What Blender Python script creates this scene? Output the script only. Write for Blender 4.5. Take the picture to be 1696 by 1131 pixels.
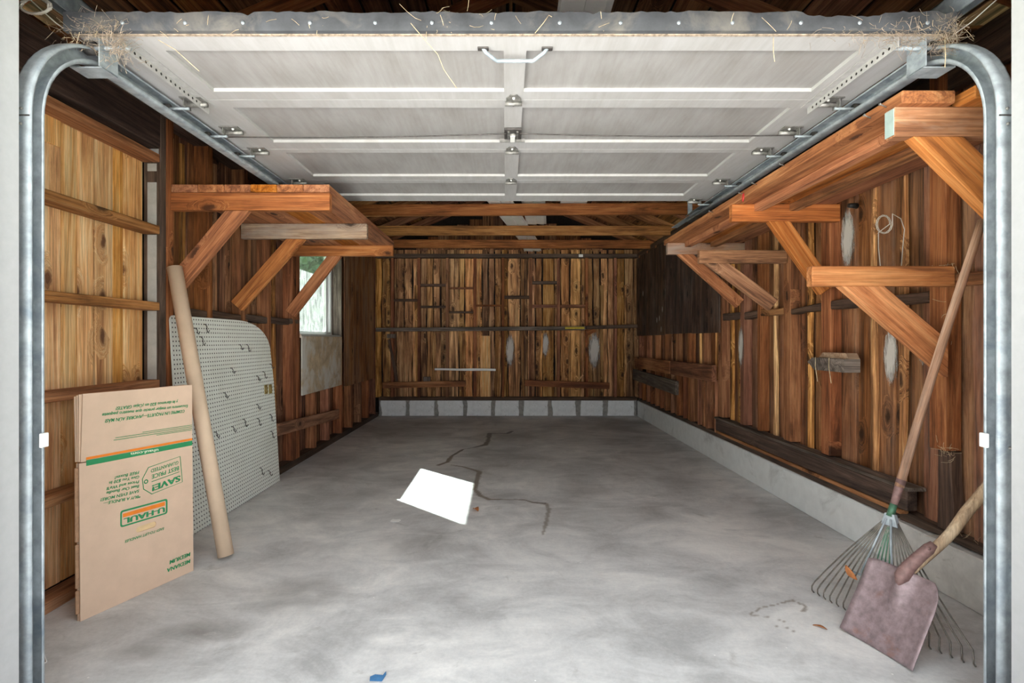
import bpy, bmesh, math, random
import numpy as np
from mathutils import Vector as V, Matrix, noise as mnoise

random.seed(7)
scene = bpy.context.scene
for o in list(bpy.data.objects):
    bpy.data.objects.remove(o, do_unlink=True)
COL = scene.collection

# ------------------------------------------------------------------ camera, sky, sun, exposure
F, CX, CY, CH = 883.0, 838.0, 563.0, 1.10          # focal length in pixels, vanishing point, eye height
cam_d = bpy.data.cameras.new('camera')
cam = bpy.data.objects.new('camera', cam_d)
COL.objects.link(cam)
cam.location = (0, 0, CH)
cam.rotation_euler = (math.pi / 2, 0, 0)
cam_d.sensor_width = 36.0
cam_d.lens = F / 1696 * 36
cam_d.shift_x = (848 - CX) / 1696
cam_d.shift_y = -(565.5 - CY) / 1696
cam_d.clip_start = 0.05
scene.camera = cam

world = bpy.data.worlds.new('sky')
scene.world = world
world.use_nodes = True
bg = world.node_tree.nodes['Background']
bg.inputs[0].default_value = (0.93, 0.97, 1.0, 1)
bg.inputs[1].default_value = 1.1

sun_d = bpy.data.lights.new('sun', 'SUN')
sun_d.energy = 44.0
sun_d.color = (1.0, 0.98, 0.95)
sun_d.angle = math.radians(0.6)
sun = bpy.data.objects.new('sun', sun_d)
COL.objects.link(sun)
SUN_DIR = V((1.13, -1.12, -1.17)).normalized()
sun.rotation_euler = SUN_DIR.to_track_quat('-Z', 'Y').to_euler()
sun.location = (-8, 12, 9)

scene.view_settings.view_transform = 'Standard'
scene.view_settings.look = 'None'
scene.view_settings.gamma = 1.0
scene.view_settings.use_curve_mapping = False
scene.view_settings.exposure = 1.45
scene.cycles.diffuse_bounces = 6
scene.cycles.max_bounces = 10

# ------------------------------------------------------------------ helpers
W = {}
def P(px, py, D):
    return V(((px - CX) / F * D, D, CH - (py - CY) / F * D))

def link(o, parent=None, M=None):
    M = M or Matrix.Identity(4)
    COL.objects.link(o)
    if parent is not None:
        o.parent = parent
        o.matrix_parent_inverse = W[parent.name].inverted()
    o.matrix_basis = M
    W[o.name] = M.copy()
    return o

def tag(o, label, cat, group=None, kind=None):
    o['label'] = label
    o['category'] = cat
    if group: o['group'] = group
    if kind: o['kind'] = kind
    return o

def thing(name, loc, label, cat, group=None, kind=None):
    o = bpy.data.objects.new(name, None)
    o.empty_display_size = 0.1
    link(o, None, Matrix.Translation(V(loc)))
    return tag(o, label, cat, group, kind)

def mesh_obj(name, verts, faces, mat, parent=None, M=None, smooth=False):
    me = bpy.data.meshes.new(name)
    me.from_pydata([tuple(v) for v in verts], [], faces)
    me.validate()
    if mat: me.materials.append(mat)
    if smooth:
        for p in me.polygons: p.use_smooth = True
    me.update()
    return link(bpy.data.objects.new(name, me), parent, M)

def bm_obj(name, bm, mat, parent=None, M=None, smooth=False):
    me = bpy.data.meshes.new(name)
    bmesh.ops.recalc_face_normals(bm, faces=bm.faces)
    bm.to_mesh(me); bm.free()
    if mat: me.materials.append(mat)
    if smooth:
        for p in me.polygons: p.use_smooth = True
    return link(bpy.data.objects.new(name, me), parent, M)

def bm_box(bm, x0, x1, y0, y1, z0, z1, bev=0.0):
    r = bmesh.ops.create_cube(bm, size=1.0)
    vs = r['verts']
    for v in vs:
        v.co = V(((x0 + x1) / 2 + v.co.x * (x1 - x0), (y0 + y1) / 2 + v.co.y * (y1 - y0), (z0 + z1) / 2 + v.co.z * (z1 - z0)))
    if bev:
        es = list({e for v in vs for e in v.link_edges})
        bmesh.ops.bevel(bm, geom=es, offset=bev, segments=1, affect='EDGES', profile=0.5)
    return vs

def box(name, x0, x1, y0, y1, z0, z1, mat, parent=None, bev=0.003):
    c = V(((x0 + x1) / 2, (y0 + y1) / 2, (z0 + z1) / 2))
    bm = bmesh.new()
    a, b, d = abs(x1 - x0) / 2, abs(y1 - y0) / 2, abs(z1 - z0) / 2
    bm_box(bm, -a, a, -b, b, -d, d, min(bev, a * .4, b * .4, d * .4))
    return bm_obj(name, bm, mat, parent, Matrix.Translation(c))

_bcache = {}
def frame_from(a, b, nrm):
    z = (b - a).normalized()
    y = (nrm - z * nrm.dot(z)).normalized()
    x = y.cross(z)
    M = Matrix((x, y, z)).transposed().to_4x4()
    M.translation = (a + b) / 2
    return M

def board(name, a, b, w, t, nrm, mat, parent=None, bev=0.003):
    """straight timber from a to b (centre line); width w, thickness t along nrm; grain along local Z"""
    a, b, nrm = V(a), V(b), V(nrm)
    L = (b - a).length
    key = (round(L, 4), round(w, 4), round(t, 4), bev, mat.name)
    me = _bcache.get(key)
    if me is None:
        bm = bmesh.new()
        bm_box(bm, -w / 2, w / 2, -t / 2, t / 2, -L / 2, L / 2, min(bev, t * .3, w * .3))
        me = bpy.data.meshes.new(name)
        bm.to_mesh(me); bm.free()
        me.materials.append(mat)
        _bcache[key] = me
    return link(bpy.data.objects.new(name, me), parent, frame_from(a, b, nrm))

def rough_board(name, a, b, w, t, nrm, mat, parent=None, wav=0.012, seg=0.16):
    """plank with live, wandering edges"""
    a, b, nrm = V(a), V(b), V(nrm)
    L = (b - a).length
    n = max(3, int(L / seg))
    s1, s2 = random.uniform(0, 99), random.uniform(0, 99)
    vs, fs = [], []
    for i in range(n + 1):
        z = -L / 2 + L * i / n
        l = -w / 2 + wav * (mnoise.noise(V((s1, 0, z * 2.3))) * 1.5 + random.uniform(-.25, .25))
        r = w / 2 + wav * (mnoise.noise(V((s2, 5, z * 2.3))) * 1.5 + random.uniform(-.25, .25))
        if r - l < .012: r = l + .012
        c = min(.006, (r - l) * .25)
        vs += [(l, -t / 2, z), (l, t / 2 - c, z), (l + c, t / 2, z), (r - c, t / 2, z), (r, t / 2 - c, z), (r, -t / 2, z)]
    for i in range(n):
        o = i * 6
        for k in range(6):
            k2 = (k + 1) % 6
            fs.append((o + k, o + k2, o + 6 + k2, o + 6 + k))
    fs.append(tuple(range(6))); fs.append(tuple(range(n * 6 + 5, n * 6 - 1, -1)))
    bm = bmesh.new()
    bv = [bm.verts.new(v) for v in vs]
    for f in fs: bm.faces.new([bv[k] for k in f])
    return bm_obj(name, bm, mat, parent, frame_from(a, b, nrm))

def tube_geo(pts, rad, sides=8, caps=True):
    pts = [V(p) for p in pts]
    n = len(pts)
    rad = rad if isinstance(rad, (list, tuple)) else [rad] * n
    vs, fs = [], []
    t0 = (pts[1] - pts[0]).normalized()
    up = V((0, 0, 1)) if abs(t0.z) < .9 else V((1, 0, 0))
    nx = (up - t0 * up.dot(t0)).normalized()
    for i, p in enumerate(pts):
        t = (pts[min(i + 1, n - 1)] - pts[max(i - 1, 0)]).normalized()
        nx = (nx - t * nx.dot(t)).normalized()
        ny = t.cross(nx)
        for k in range(sides):
            a = 2 * math.pi * k / sides
            vs.append(p + (nx * math.cos(a) + ny * math.sin(a)) * rad[i])
    for i in range(n - 1):
        for k in range(sides):
            k2 = (k + 1) % sides
            fs.append((i * sides + k, i * sides + k2, (i + 1) * sides + k2, (i + 1) * sides + k))
    if caps:
        fs.append(tuple(range(sides - 1, -1, -1)))
        fs.append(tuple((n - 1) * sides + k for k in range(sides)))
    return vs, fs

def tube(name, pts, rad, mat, parent=None, sides=8, smooth=True, M=None):
    vs, fs = tube_geo(pts, rad, sides)
    return mesh_obj(name, vs, fs, mat, parent, M, smooth)

def rod(name, a, b, r0, r1, mat, parent=None, sides=16, nseg=1, wob=0.0):
    """round timber/metal rod with grain along local Z"""
    a, b = V(a), V(b)
    L = (b - a).length
    pts, rs = [], []
    for i in range(nseg + 1):
        s = i / nseg
        pts.append(V((wob * math.sin(s * 5), wob * math.cos(s * 4) - wob, -L / 2 + L * s)))
        rs.append(r0 + (r1 - r0) * s)
    vs, fs = tube_geo(pts, rs, sides)
    return mesh_obj(name, vs, fs, mat, parent, frame_from(a, b, V((0.1, -1, 0.2))), True)

def poly_prism(name, outer, holes, t, mat, parent=None, M=None):
    """flat outline (with holes) in local XY extruded to thickness t (z from -t/2 to t/2)"""
    cu = bpy.data.curves.new('outline', 'CURVE')
    cu.dimensions = '2D'; cu.fill_mode = 'BOTH'; cu.extrude = t / 2
    for loop in [outer] + list(holes):
        sp = cu.splines.new('POLY')
        sp.points.add(len(loop) - 1)
        for i, p in enumerate(loop): sp.points[i].co = (p[0], p[1], 0, 1)
        sp.use_cyclic_u = True
    tmp = bpy.data.objects.new('tmp', cu)
    COL.objects.link(tmp)
    me = bpy.data.meshes.new_from_object(tmp.evaluated_get(bpy.context.evaluated_depsgraph_get()))
    bpy.data.objects.remove(tmp); bpy.data.curves.remove(cu)
    me.name = name
    me.materials.clear(); me.materials.append(mat)
    for p in me.polygons: p.use_smooth = False
    return link(bpy.data.objects.new(name, me), parent, M)

def text_mesh(body, bold=0.0, shear=0.0):
    cu = bpy.data.curves.new('lettering', 'FONT')
    cu.body = body; cu.size = 1.0; cu.offset = bold; cu.shear = shear; cu.resolution_u = 3
    tmp = bpy.data.objects.new('tmp', cu)
    COL.objects.link(tmp)
    me = bpy.data.meshes.new_from_object(tmp.evaluated_get(bpy.context.evaluated_depsgraph_get()))
    bpy.data.objects.remove(tmp); bpy.data.curves.remove(cu)
    return me

# ------------------------------------------------------------------ materials
def newmat(name):
    m = bpy.data.materials.new(name)
    m.use_nodes = True
    nt = m.node_tree
    return m, nt, nt.nodes['Principled BSDF']

def N(nt, typ, **kw):
    n = nt.nodes.new(typ)
    for k, v in kw.items():
        if k.startswith('i_'):
            n.inputs[k[2:].replace('_', ' ')].default_value = v
        else:
            setattr(n, k, v)
    return n

def ramp(nt, fac, stops, interp='LINEAR'):
    r = nt.nodes.new('ShaderNodeValToRGB')
    r.color_ramp.interpolation = interp
    while len(r.color_ramp.elements) < len(stops): r.color_ramp.elements.new(.5)
    for e, (p, c) in zip(r.color_ramp.elements, stops):
        e.position = p
        e.color = (c, c, c, 1) if isinstance(c, (int, float)) else (*c[:3], 1)
    nt.links.new(fac, r.inputs[0])
    return r.outputs[0]

def math_n(nt, op, a, b=None, c=None, clamp=False):
    n = nt.nodes.new('ShaderNodeMath'); n.operation = op; n.use_clamp = clamp
    for i, x in enumerate((a, b, c)):
        if x is None: continue
        if isinstance(x, (int, float)): n.inputs[i].default_value = x
        else: nt.links.new(x, n.inputs[i])
    return n.outputs[0]

def mixc(nt, fac, a, b, mode='MIX'):
    n = nt.nodes.new('ShaderNodeMix'); n.data_type = 'RGBA'; n.blend_type = mode
    for sock, x in ((n.inputs[0], fac), (n.inputs[6], a), (n.inputs[7], b)):
        if isinstance(x, (int, float)): sock.default_value = x
        elif isinstance(x, tuple): sock.default_value = (*x[:3], 1)
        else: nt.links.new(x, sock)
    return n.outputs[2]

def scaled(nt, vec, s):
    n = nt.nodes.new('ShaderNodeVectorMath'); n.operation = 'MULTIPLY'
    nt.links.new(vec, n.inputs[0]); n.inputs[1].default_value = s
    return n.outputs[0]

def noise_t(nt, vec, scale=1, detail=5, rough=.55, dist=0):
    n = N(nt, 'ShaderNodeTexNoise')
    n.inputs['Scale'].default_value = scale; n.inputs['Detail'].default_value = detail
    n.inputs['Roughness'].default_value = rough; n.inputs['Distortion'].default_value = dist
    nt.links.new(vec, n.inputs['Vector'])
    return n.outputs['Fac']

def rgb(r, g, b):
    f = lambda c: (c / 255 / 12.92) if c / 255 <= .04045 else ((c / 255 + .055) / 1.055) ** 2.4
    return (f(r), f(g), f(b))

def obj_coords(nt, spread=31.0):
    tc = N(nt, 'ShaderNodeTexCoord'); oi = N(nt, 'ShaderNodeObjectInfo')
    cx = N(nt, 'ShaderNodeCombineXYZ')
    r = oi.outputs['Random']
    nt.links.new(math_n(nt, 'MULTIPLY', r, spread), cx.inputs[0])
    nt.links.new(math_n(nt, 'MULTIPLY', r, spread * 1.7), cx.inputs[1])
    nt.links.new(math_n(nt, 'MULTIPLY', r, spread * 2.3), cx.inputs[2])
    ad = N(nt, 'ShaderNodeVectorMath', operation='ADD')
    nt.links.new(tc.outputs['Object'], ad.inputs[0]); nt.links.new(cx.outputs[0], ad.inputs[1])
    return ad.outputs[0], r

def bump(nt, bsdf, h, strength=.3, dist=.01):
    b = N(nt, 'ShaderNodeBump'); b.inputs['Strength'].default_value = strength; b.inputs['Distance'].default_value = dist
    nt.links.new(h, b.inputs['Height']); nt.links.new(b.outputs[0], bsdf.inputs['Normal'])

def wood(name, dark, mid, light, knots=.35, grey=0.0, var=.5, hue=.012, fig=9.0, streak=0.0, rough=.75, knotcol=None, sat=.95):
    m, nt, bs = newmat(name)
    v, r = obj_coords(nt)
    sp = N(nt, 'ShaderNodeSeparateXYZ'); nt.links.new(v, sp.inputs[0])
    # knots live on the broad faces (local X across, Z along the grain)
    kvec = N(nt, 'ShaderNodeCombineXYZ')
    nz = noise_t(nt, v, 24, 3, .6)
    nt.links.new(math_n(nt, 'ADD', math_n(nt, 'MULTIPLY', sp.outputs[0], 9.0), math_n(nt, 'MULTIPLY', nz, .25)), kvec.inputs[0])
    nt.links.new(math_n(nt, 'ADD', math_n(nt, 'MULTIPLY', sp.outputs[2], 4.2), math_n(nt, 'MULTIPLY', nz, .2)), kvec.inputs[1])
    vd = N(nt, 'ShaderNodeTexVoronoi'); vd.voronoi_dimensions = '2D'; vd.feature = 'F1'
    vd.inputs['Scale'].default_value = 1
    nt.links.new(kvec.outputs[0], vd.inputs['Vector'])
    kr = N(nt, 'ShaderNodeSeparateColor'); nt.links.new(vd.outputs['Color'], kr.inputs[0])
    sel = math_n(nt, 'LESS_THAN', kr.outputs[0], knots * .55)
    near = math_n(nt, 'MULTIPLY', sel, ramp(nt, vd.outputs['Distance'], [(.0, 1.0), (.5, 0.0)]))
    km = math_n(nt, 'MULTIPLY', sel, ramp(nt, vd.outputs['Distance'], [(.09, 1.0), (.2, 0.0)]))
    # figure, bent round the knots
    warp = N(nt, 'ShaderNodeCombineXYZ')
    nt.links.new(math_n(nt, 'MULTIPLY', near, .22), warp.inputs[0]); nt.links.new(math_n(nt, 'MULTIPLY', near, .22), warp.inputs[1])
    va = N(nt, 'ShaderNodeVectorMath', operation='ADD'); nt.links.new(v, va.inputs[0]); nt.links.new(warp.outputs[0], va.inputs[1])
    n1 = noise_t(nt, scaled(nt, va.outputs[0], (fig * 1.6, fig * 1.6, .8)), 1, 8, .68, 1.8)
    n2 = noise_t(nt, scaled(nt, va.outputs[0], (150, 150, 4.0)), 1, 5, .65, .4)
    n3 = noise_t(nt, scaled(nt, v, (3.0, 3.0, 1.4)), 1, 5, .65, .6)
    f = math_n(nt, 'ADD', math_n(nt, 'MULTIPLY', n1, .68), math_n(nt, 'MULTIPLY', n3, .34))
    col = ramp(nt, f, [(.40, dark), (.51, mid), (.62, light)])
    col = mixc(nt, 1.0, col, ramp(nt, n2, [(.32, .62), (.62, 1.12)]), 'MULTIPLY')
    if streak:
        ns = noise_t(nt, scaled(nt, va.outputs[0], (30, 30, .6)), 1, 5, .7, 1.0)
        col = mixc(nt, math_n(nt, 'MULTIPLY', ramp(nt, ns, [(.53, 0.0), (.63, 1.0)]), streak), col, tuple(c * .32 for c in dark))
    if grey:
        ng = noise_t(nt, scaled(nt, v, (5, 5, 1.6)), 1, 6, .7, .6)
        col = mixc(nt, math_n(nt, 'MULTIPLY', ramp(nt, ng, [(.45, 0.0), (.68, 1.0)]), grey), col, rgb(158, 146, 134))
    kc = knotcol or tuple(c * .3 for c in dark)
    col = mixc(nt, math_n(nt, 'MULTIPLY', near, .35), col, kc)
    col = mixc(nt, math_n(nt, 'MULTIPLY', km, .9), col, kc)
    hs = N(nt, 'ShaderNodeHueSaturation')
    r2 = math_n(nt, 'FRACT', math_n(nt, 'MULTIPLY', r, 7.31))
    nt.links.new(math_n(nt, 'ADD', .5 - hue / 2, math_n(nt, 'MULTIPLY', r2, hue)), hs.inputs['Hue'])
    nt.links.new(math_n(nt, 'ADD', 1 - var / 2, math_n(nt, 'MULTIPLY', r, var)), hs.inputs['Value'])
    nt.links.new(math_n(nt, 'ADD', sat - .1, math_n(nt, 'MULTIPLY', math_n(nt, 'FRACT', math_n(nt, 'MULTIPLY', r, 3.77)), .2)), hs.inputs['Saturation'])
    nt.links.new(col, hs.inputs['Color'])
    nt.links.new(hs.outputs[0], bs.inputs['Base Color'])
    bs.inputs['Roughness'].default_value = rough
    bs.inputs['Specular IOR Level'].default_value = .3
    bump(nt, bs, math_n(nt, 'ADD', f, math_n(nt, 'MULTIPLY', n2, .5)), .35, .006)
    return m

MAT = {}
MAT['gold'] = wood('golden cedar', rgb(176, 114, 60), rgb(226, 170, 106), rgb(242, 206, 152), sat=.98, hue=.004, knots=.32, var=.2, streak=.3, knotcol=rgb(95, 55, 30))
MAT['girt'] = wood('brown girt wood', rgb(104, 66, 38), rgb(158, 106, 64), rgb(186, 134, 88), knots=.12, var=.3)
MAT['dark'] = wood('smoke dark wood', rgb(54, 40, 32), rgb(84, 64, 52), rgb(110, 86, 70), knots=.1, var=.3)
MAT['wallbrown'] = wood('aged brown boards', rgb(72, 44, 28), rgb(132, 84, 52), rgb(180, 126, 82), knots=.3, var=.6, streak=.5)
MAT['back'] = wood('knotty back boards', rgb(104, 70, 46), rgb(182, 132, 88), rgb(232, 186, 132), sat=1.05, knots=.5, var=.8, streak=.8)
MAT['red'] = wood('red brown boards', rgb(78, 50, 34), rgb(128, 86, 60), rgb(162, 116, 84), knots=.18, var=.55, streak=.35, grey=.15, hue=.012, sat=1.08)
MAT['stud'] = wood('rough stud wood', rgb(90, 56, 38), rgb(142, 92, 64), rgb(174, 122, 88), knots=.15, var=.4, streak=.2, sat=1.05)
MAT['shelf'] = wood('orange shelf timber', rgb(122, 70, 36), rgb(176, 108, 58), rgb(202, 138, 84), sat=1.0, hue=.006, knots=.2, var=.25, streak=.15)
MAT['shelfgrey'] = wood('weathered shelf arm', rgb(92, 64, 46), rgb(140, 104, 78), rgb(190, 162, 130), knots=.1, grey=.75, var=.1)
MAT['shelfwet'] = wood('half bleached arm', rgb(120, 74, 44), rgb(162, 108, 70), rgb(196, 148, 106), knots=.15, grey=.8, var=.1)
MAT['grey'] = wood('weathered grey wood', rgb(66, 56, 48), rgb(104, 92, 82), rgb(146, 132, 120), knots=.1, var=.3)
MAT['ply'] = wood('brown stained plywood', rgb(92, 58, 34), rgb(150, 100, 60), rgb(184, 134, 88), knots=.12, grey=.4, var=.1, fig=5, streak=.35)
MAT['plydark'] = wood('dark stained plywood', rgb(38, 28, 23), rgb(70, 50, 40), rgb(104, 78, 60), knots=.3, grey=.2, var=.1, fig=4)
MAT['handle'] = wood('worn handle wood', rgb(120, 86, 64), rgb(168, 126, 98), rgb(200, 166, 140), knots=.05, var=.1, grey=.35)
MAT['handle2'] = wood('tan handle wood', rgb(126, 98, 72), rgb(170, 140, 110), rgb(198, 172, 142), knots=.05, var=.05, grey=.2)

def plain(name, col, rough=.6, metal=0.0, var=.06, scale=30.0, bmp=0.0, mottle=None, spec=.4):
    m, nt, bs = newmat(name)
    tc = N(nt, 'ShaderNodeTexCoord')
    n = noise_t(nt, tc.outputs['Object'], scale, 5, .6)
    d = tuple(c * (1 - var * 2) for c in col); l = tuple(min(1, c * (1 + var * 2)) for c in col)
    c = ramp(nt, n, [(.3, d), (.7, l)])
    if mottle:
        n2 = noise_t(nt, tc.outputs['Object'], mottle[1], 6, .65, .5)
        c = mixc(nt, ramp(nt, n2, [(mottle[2], 0.0), (mottle[3], 1.0)]), c, mottle[0])
    nt.links.new(c, bs.inputs['Base Color'])
    bs.inputs['Roughness'].default_value = rough
    bs.inputs['Metallic'].default_value = metal
    bs.inputs['Specular IOR Level'].default_value = spec
    if bmp: bump(nt, bs, n, bmp, .004)
    return m

MAT['galv'] = plain('galvanized steel', rgb(160, 168, 173), .6, .25, .14, 26, mottle=(rgb(120, 132, 142), 9, .5, .75))
MAT['steel'] = plain('dull zinc steel', rgb(140, 138, 134), .5, .6, .2, 60)
MAT['darksteel'] = plain('dark steel', rgb(84, 80, 78), .55, .5, .2, 60)
MAT['white'] = plain('white painted trim', rgb(226, 227, 228), .55, 0, .02, 40, .08)
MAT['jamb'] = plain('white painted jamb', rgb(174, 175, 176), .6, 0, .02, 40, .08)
MAT['greypaint'] = plain('grey painted strip', rgb(172, 172, 168), .7, 0, .06, 20)
MAT['rubber'] = plain('dusty grey rubber seal', rgb(74, 76, 79), .85, 0, .14, 14, .3, mottle=(rgb(112, 108, 102), 7, .5, .7))
MAT['straw'] = plain('dry straw', rgb(196, 176, 142), .9, 0, .2, 60)
MAT['nest'] = plain('nest debris', rgb(158, 142, 124), .95, 0, .3, 60)
MAT['wire'] = plain('pale wire', rgb(196, 190, 180), .5, .2, .05)
MAT['card'] = plain('brown cardboard', rgb(212, 184, 160), .85, 0, .03, 9, .03)
MAT['cardedge'] = plain('cardboard core edge', rgb(170, 134, 106), .9, 0, .1, 50)
MAT['tubecard'] = plain('tan paper tube', rgb(208, 184, 158), .7, 0, .03, 12)
MAT['green'] = plain('green print', rgb(48, 138, 88), .8, 0, .04)
MAT['orange'] = plain('orange print', rgb(234, 132, 44), .8, 0, .04)
MAT['paleprint'] = plain('pale print', rgb(222, 226, 200), .8, 0, .02)
MAT['greenmetal'] = plain('chipped green metal', rgb(78, 116, 92), .5, .3, .15, 40, mottle=(rgb(150, 150, 140), 30, .55, .62))
MAT['tine'] = plain('rake tine steel', rgb(122, 116, 108), .45, .6, .2, 30)
MAT['brass'] = plain('tarnished brass', rgb(168, 148, 92), .45, .6, .1)
MAT['leaf'] = plain('brown dry leaf', rgb(176, 112, 66), .8, 0, .15)
MAT['paper'] = plain('white paper scrap', rgb(236, 236, 234), .8, 0, .02)
MAT['vinyl'] = plain('pale vinyl siding', rgb(234, 232, 227), .5, 0, .03, 6)
MAT['keeper'] = plain('white keeper bracket', rgb(228, 228, 224), .5, 0, .03)
MAT['black'] = plain('black nail', rgb(40, 36, 34), .6, .3, .1)
MAT['whitewash'] = plain('chalky paint smear', rgb(186, 176, 166), .9, 0, .12, 24)
MAT['teal'] = plain('pale teal end paint', rgb(160, 178, 172), .8, 0, .05)
MAT['angle'] = plain('dusty painted angle', rgb(172, 170, 168), .6, .1, .08)
MAT['blue'] = plain('blue tape', rgb(70, 120, 166), .7, 0, .08)
MAT['redtag'] = plain('red plastic tag', rgb(196, 54, 52), .5, 0, .05)
MAT['slotback'] = plain('pale inner card', rgb(222, 194, 150), .9, 0, .05)
def smear_mat(name, col):
    m, nt, bs = newmat(name)
    tc = N(nt, 'ShaderNodeTexCoord')
    sp = N(nt, 'ShaderNodeSeparateXYZ'); nt.links.new(tc.outputs['Object'], sp.inputs[0])
    rr = math_n(nt, 'SQRT', math_n(nt, 'ADD', math_n(nt, 'MULTIPLY', sp.outputs[0], sp.outputs[0]), math_n(nt, 'MULTIPLY', sp.outputs[1], sp.outputs[1])))
    n = noise_t(nt, scaled(nt, tc.outputs['Object'], (5, 2, 1)), 1, 6, .7, .5)
    a = ramp(nt, math_n(nt, 'ADD', rr, math_n(nt, 'MULTIPLY', math_n(nt, 'SUBTRACT', n, .5), 1.4)), [(.45, .85), (.85, 0.0)])
    bs.inputs['Base Color'].default_value = (*col, 1); bs.inputs['Roughness'].default_value = .9
    nt.links.new(a, bs.inputs['Alpha'])
    return m
MAT['whitewash'] = smear_mat('chalky paint smear', rgb(206, 200, 192))
MAT['roofing'] = plain('dark roofing underside', rgb(34, 26, 22), .9, 0, .2)
MAT['siding'] = plain('white outside siding', rgb(222, 222, 218), .7, 0, .03)
MAT['yellow'] = plain('yellow paint smear', rgb(188, 164, 60), .8, 0, .1)
MAT['shovel'] = plain('rusty shovel steel', rgb(144, 126, 128), .5, .3, .14, 40, .25, mottle=(rgb(140, 100, 86), 9, .56, .72))
MAT['socket'] = plain('rusty socket steel', rgb(132, 104, 100), .6, .25, .16, 40, .2)

# door paint: white, dirt dragged towards the seal
def door_mat(name, base, dirt, amt):
    m, nt, bs = newmat(name)
    tc = N(nt, 'ShaderNodeTexCoord')
    a = noise_t(nt, scaled(nt, tc.outputs['Object'], (9, 3, 9)), 1, 6, .65, .3)
    b = noise_t(nt, scaled(nt, tc.outputs['Object'], (60, 4, 60)), 1, 4, .6)
    f = math_n(nt, 'ADD', math_n(nt, 'MULTIPLY', a, .65), math_n(nt, 'MULTIPLY', b, .35))
    c = mixc(nt, math_n(nt, 'MULTIPLY', ramp(nt, f, [(.4, 0.0), (.68, 1.0)]), amt), base, dirt)
    nt.links.new(c, bs.inputs['Base Color'])
    bs.inputs['Roughness'].default_value = .6
    bump(nt, bs, b, .08, .002)
    return m
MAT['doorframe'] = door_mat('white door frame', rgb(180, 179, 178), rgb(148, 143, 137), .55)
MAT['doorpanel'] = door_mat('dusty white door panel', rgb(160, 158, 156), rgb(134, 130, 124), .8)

# pegboard: painted hardboard with holes on a one inch grid
def peg_mat():
    m, nt, bs = newmat('white pegboard')
    tc = N(nt, 'ShaderNodeTexCoord')
    s = N(nt, 'ShaderNodeSeparateXYZ'); nt.links.new(tc.outputs['Object'], s.inputs[0])
    dd = []
    for k in (0, 1):
        fr = math_n(nt, 'FRACT', math_n(nt, 'ADD', math_n(nt, 'DIVIDE', s.outputs[k], .0254), 100.5))
        d = math_n(nt, 'SUBTRACT', fr, .5)
        dd.append(math_n(nt, 'MULTIPLY', d, d))
    r2 = math_n(nt, 'ADD', dd[0], dd[1])
    hole = math_n(nt, 'LESS_THAN', r2, .19 ** 2)
    n = noise_t(nt, tc.outputs['Object'], 2.2, 6, .6, .4)
    c = mixc(nt, ramp(nt, n, [(.45, 0.0), (.8, 1.0)]), rgb(234, 237, 229), rgb(210, 212, 200))
    n2 = noise_t(nt, tc.outputs['Object'], 28, 4, .7)
    c = mixc(nt, ramp(nt, n2, [(.66, 0.0), (.74, 1.0)]), c, rgb(120, 112, 98))
    c = mixc(nt, hole, c, rgb(40, 36, 32))
    nt.links.new(c, bs.inputs['Base Color'])
    bs.inputs['Roughness'].default_value = .55
    return m
MAT['peg'] = peg_mat()

def concrete_floor():
    m, nt, bs = newmat('stained concrete slab')
    tc = N(nt, 'ShaderNodeTexCoord')
    o = tc.outputs['Object']
    n1 = noise_t(nt, o, 1.1, 9, .62, .7)
    n2 = noise_t(nt, scaled(nt, o, (1.6, 2.4, 1)), 1.6, 9, .66, 1.0)
    n3 = noise_t(nt, o, 60, 5, .75)
    n4 = noise_t(nt, scaled(nt, o, (2, 16, 1)), 1, 6, .65, .3)
    f = math_n(nt, 'ADD', math_n(nt, 'MULTIPLY', n1, .48), math_n(nt, 'ADD', math_n(nt, 'MULTIPLY', n2, .34), math_n(nt, 'ADD', math_n(nt, 'MULTIPLY', n3, .12), math_n(nt, 'MULTIPLY', n4, .06))))
    col = ramp(nt, f, [(.40, rgb(172, 172, 171)), (.5, rgb(205, 205, 204)), (.59, rgb(232, 231, 228))])
    n5 = noise_t(nt, o, 3.3, 8, .7, 1.2)
    col = mixc(nt, math_n(nt, 'MULTIPLY', ramp(nt, n5, [(.60, 0.0), (.68, 1.0)]), .4), col, rgb(150, 147, 142))
    at = N(nt, 'ShaderNodeAttribute', attribute_name='stain')
    s = N(nt, 'ShaderNodeSeparateColor'); nt.links.new(at.outputs['Color'], s.inputs[0])
    col = mixc(nt, math_n(nt, 'MULTIPLY', s.outputs[2], .55), col, rgb(112, 107, 100))
    col = mixc(nt, math_n(nt, 'MULTIPLY', s.outputs[1], .8), col, rgb(108, 90, 66))
    col = mixc(nt, math_n(nt, 'MULTIPLY', s.outputs[0], .95), col, rgb(20, 19, 18))
    # light scratches and pale specks
    n6 = noise_t(nt, scaled(nt, o, (2.2, 7, 1)), 1, 8, .75, 2.0)
    col = mixc(nt, math_n(nt, 'MULTIPLY', ramp(nt, n6, [(.62, 0.0), (.65, .8), (.68, 0.0)]), .35), col, rgb(230, 228, 224))
    sv = N(nt, 'ShaderNodeTexVoronoi'); sv.inputs['Scale'].default_value = 9; nt.links.new(o, sv.inputs['Vector'])
    col = mixc(nt, math_n(nt, 'LESS_THAN', sv.outputs['Distance'], .03), col, rgb(236, 235, 232))
    nt.links.new(col, bs.inputs['Base Color'])
    nt.links.new(ramp(nt, math_n(nt, 'ADD', n2, math_n(nt, 'MULTIPLY', s.outputs[0], -.6)), [(.0, .3), (.5, .62), (1, .8)]), bs.inputs['Roughness'])
    bs.inputs['Specular IOR Level'].default_value = .25
    bump(nt, bs, f, .25, .006)
    return m
MAT['floor'] = concrete_floor()
MAT['drive'] = plain('outside concrete', rgb(194, 193, 191), .85, 0, .06, 6, .1)
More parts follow.
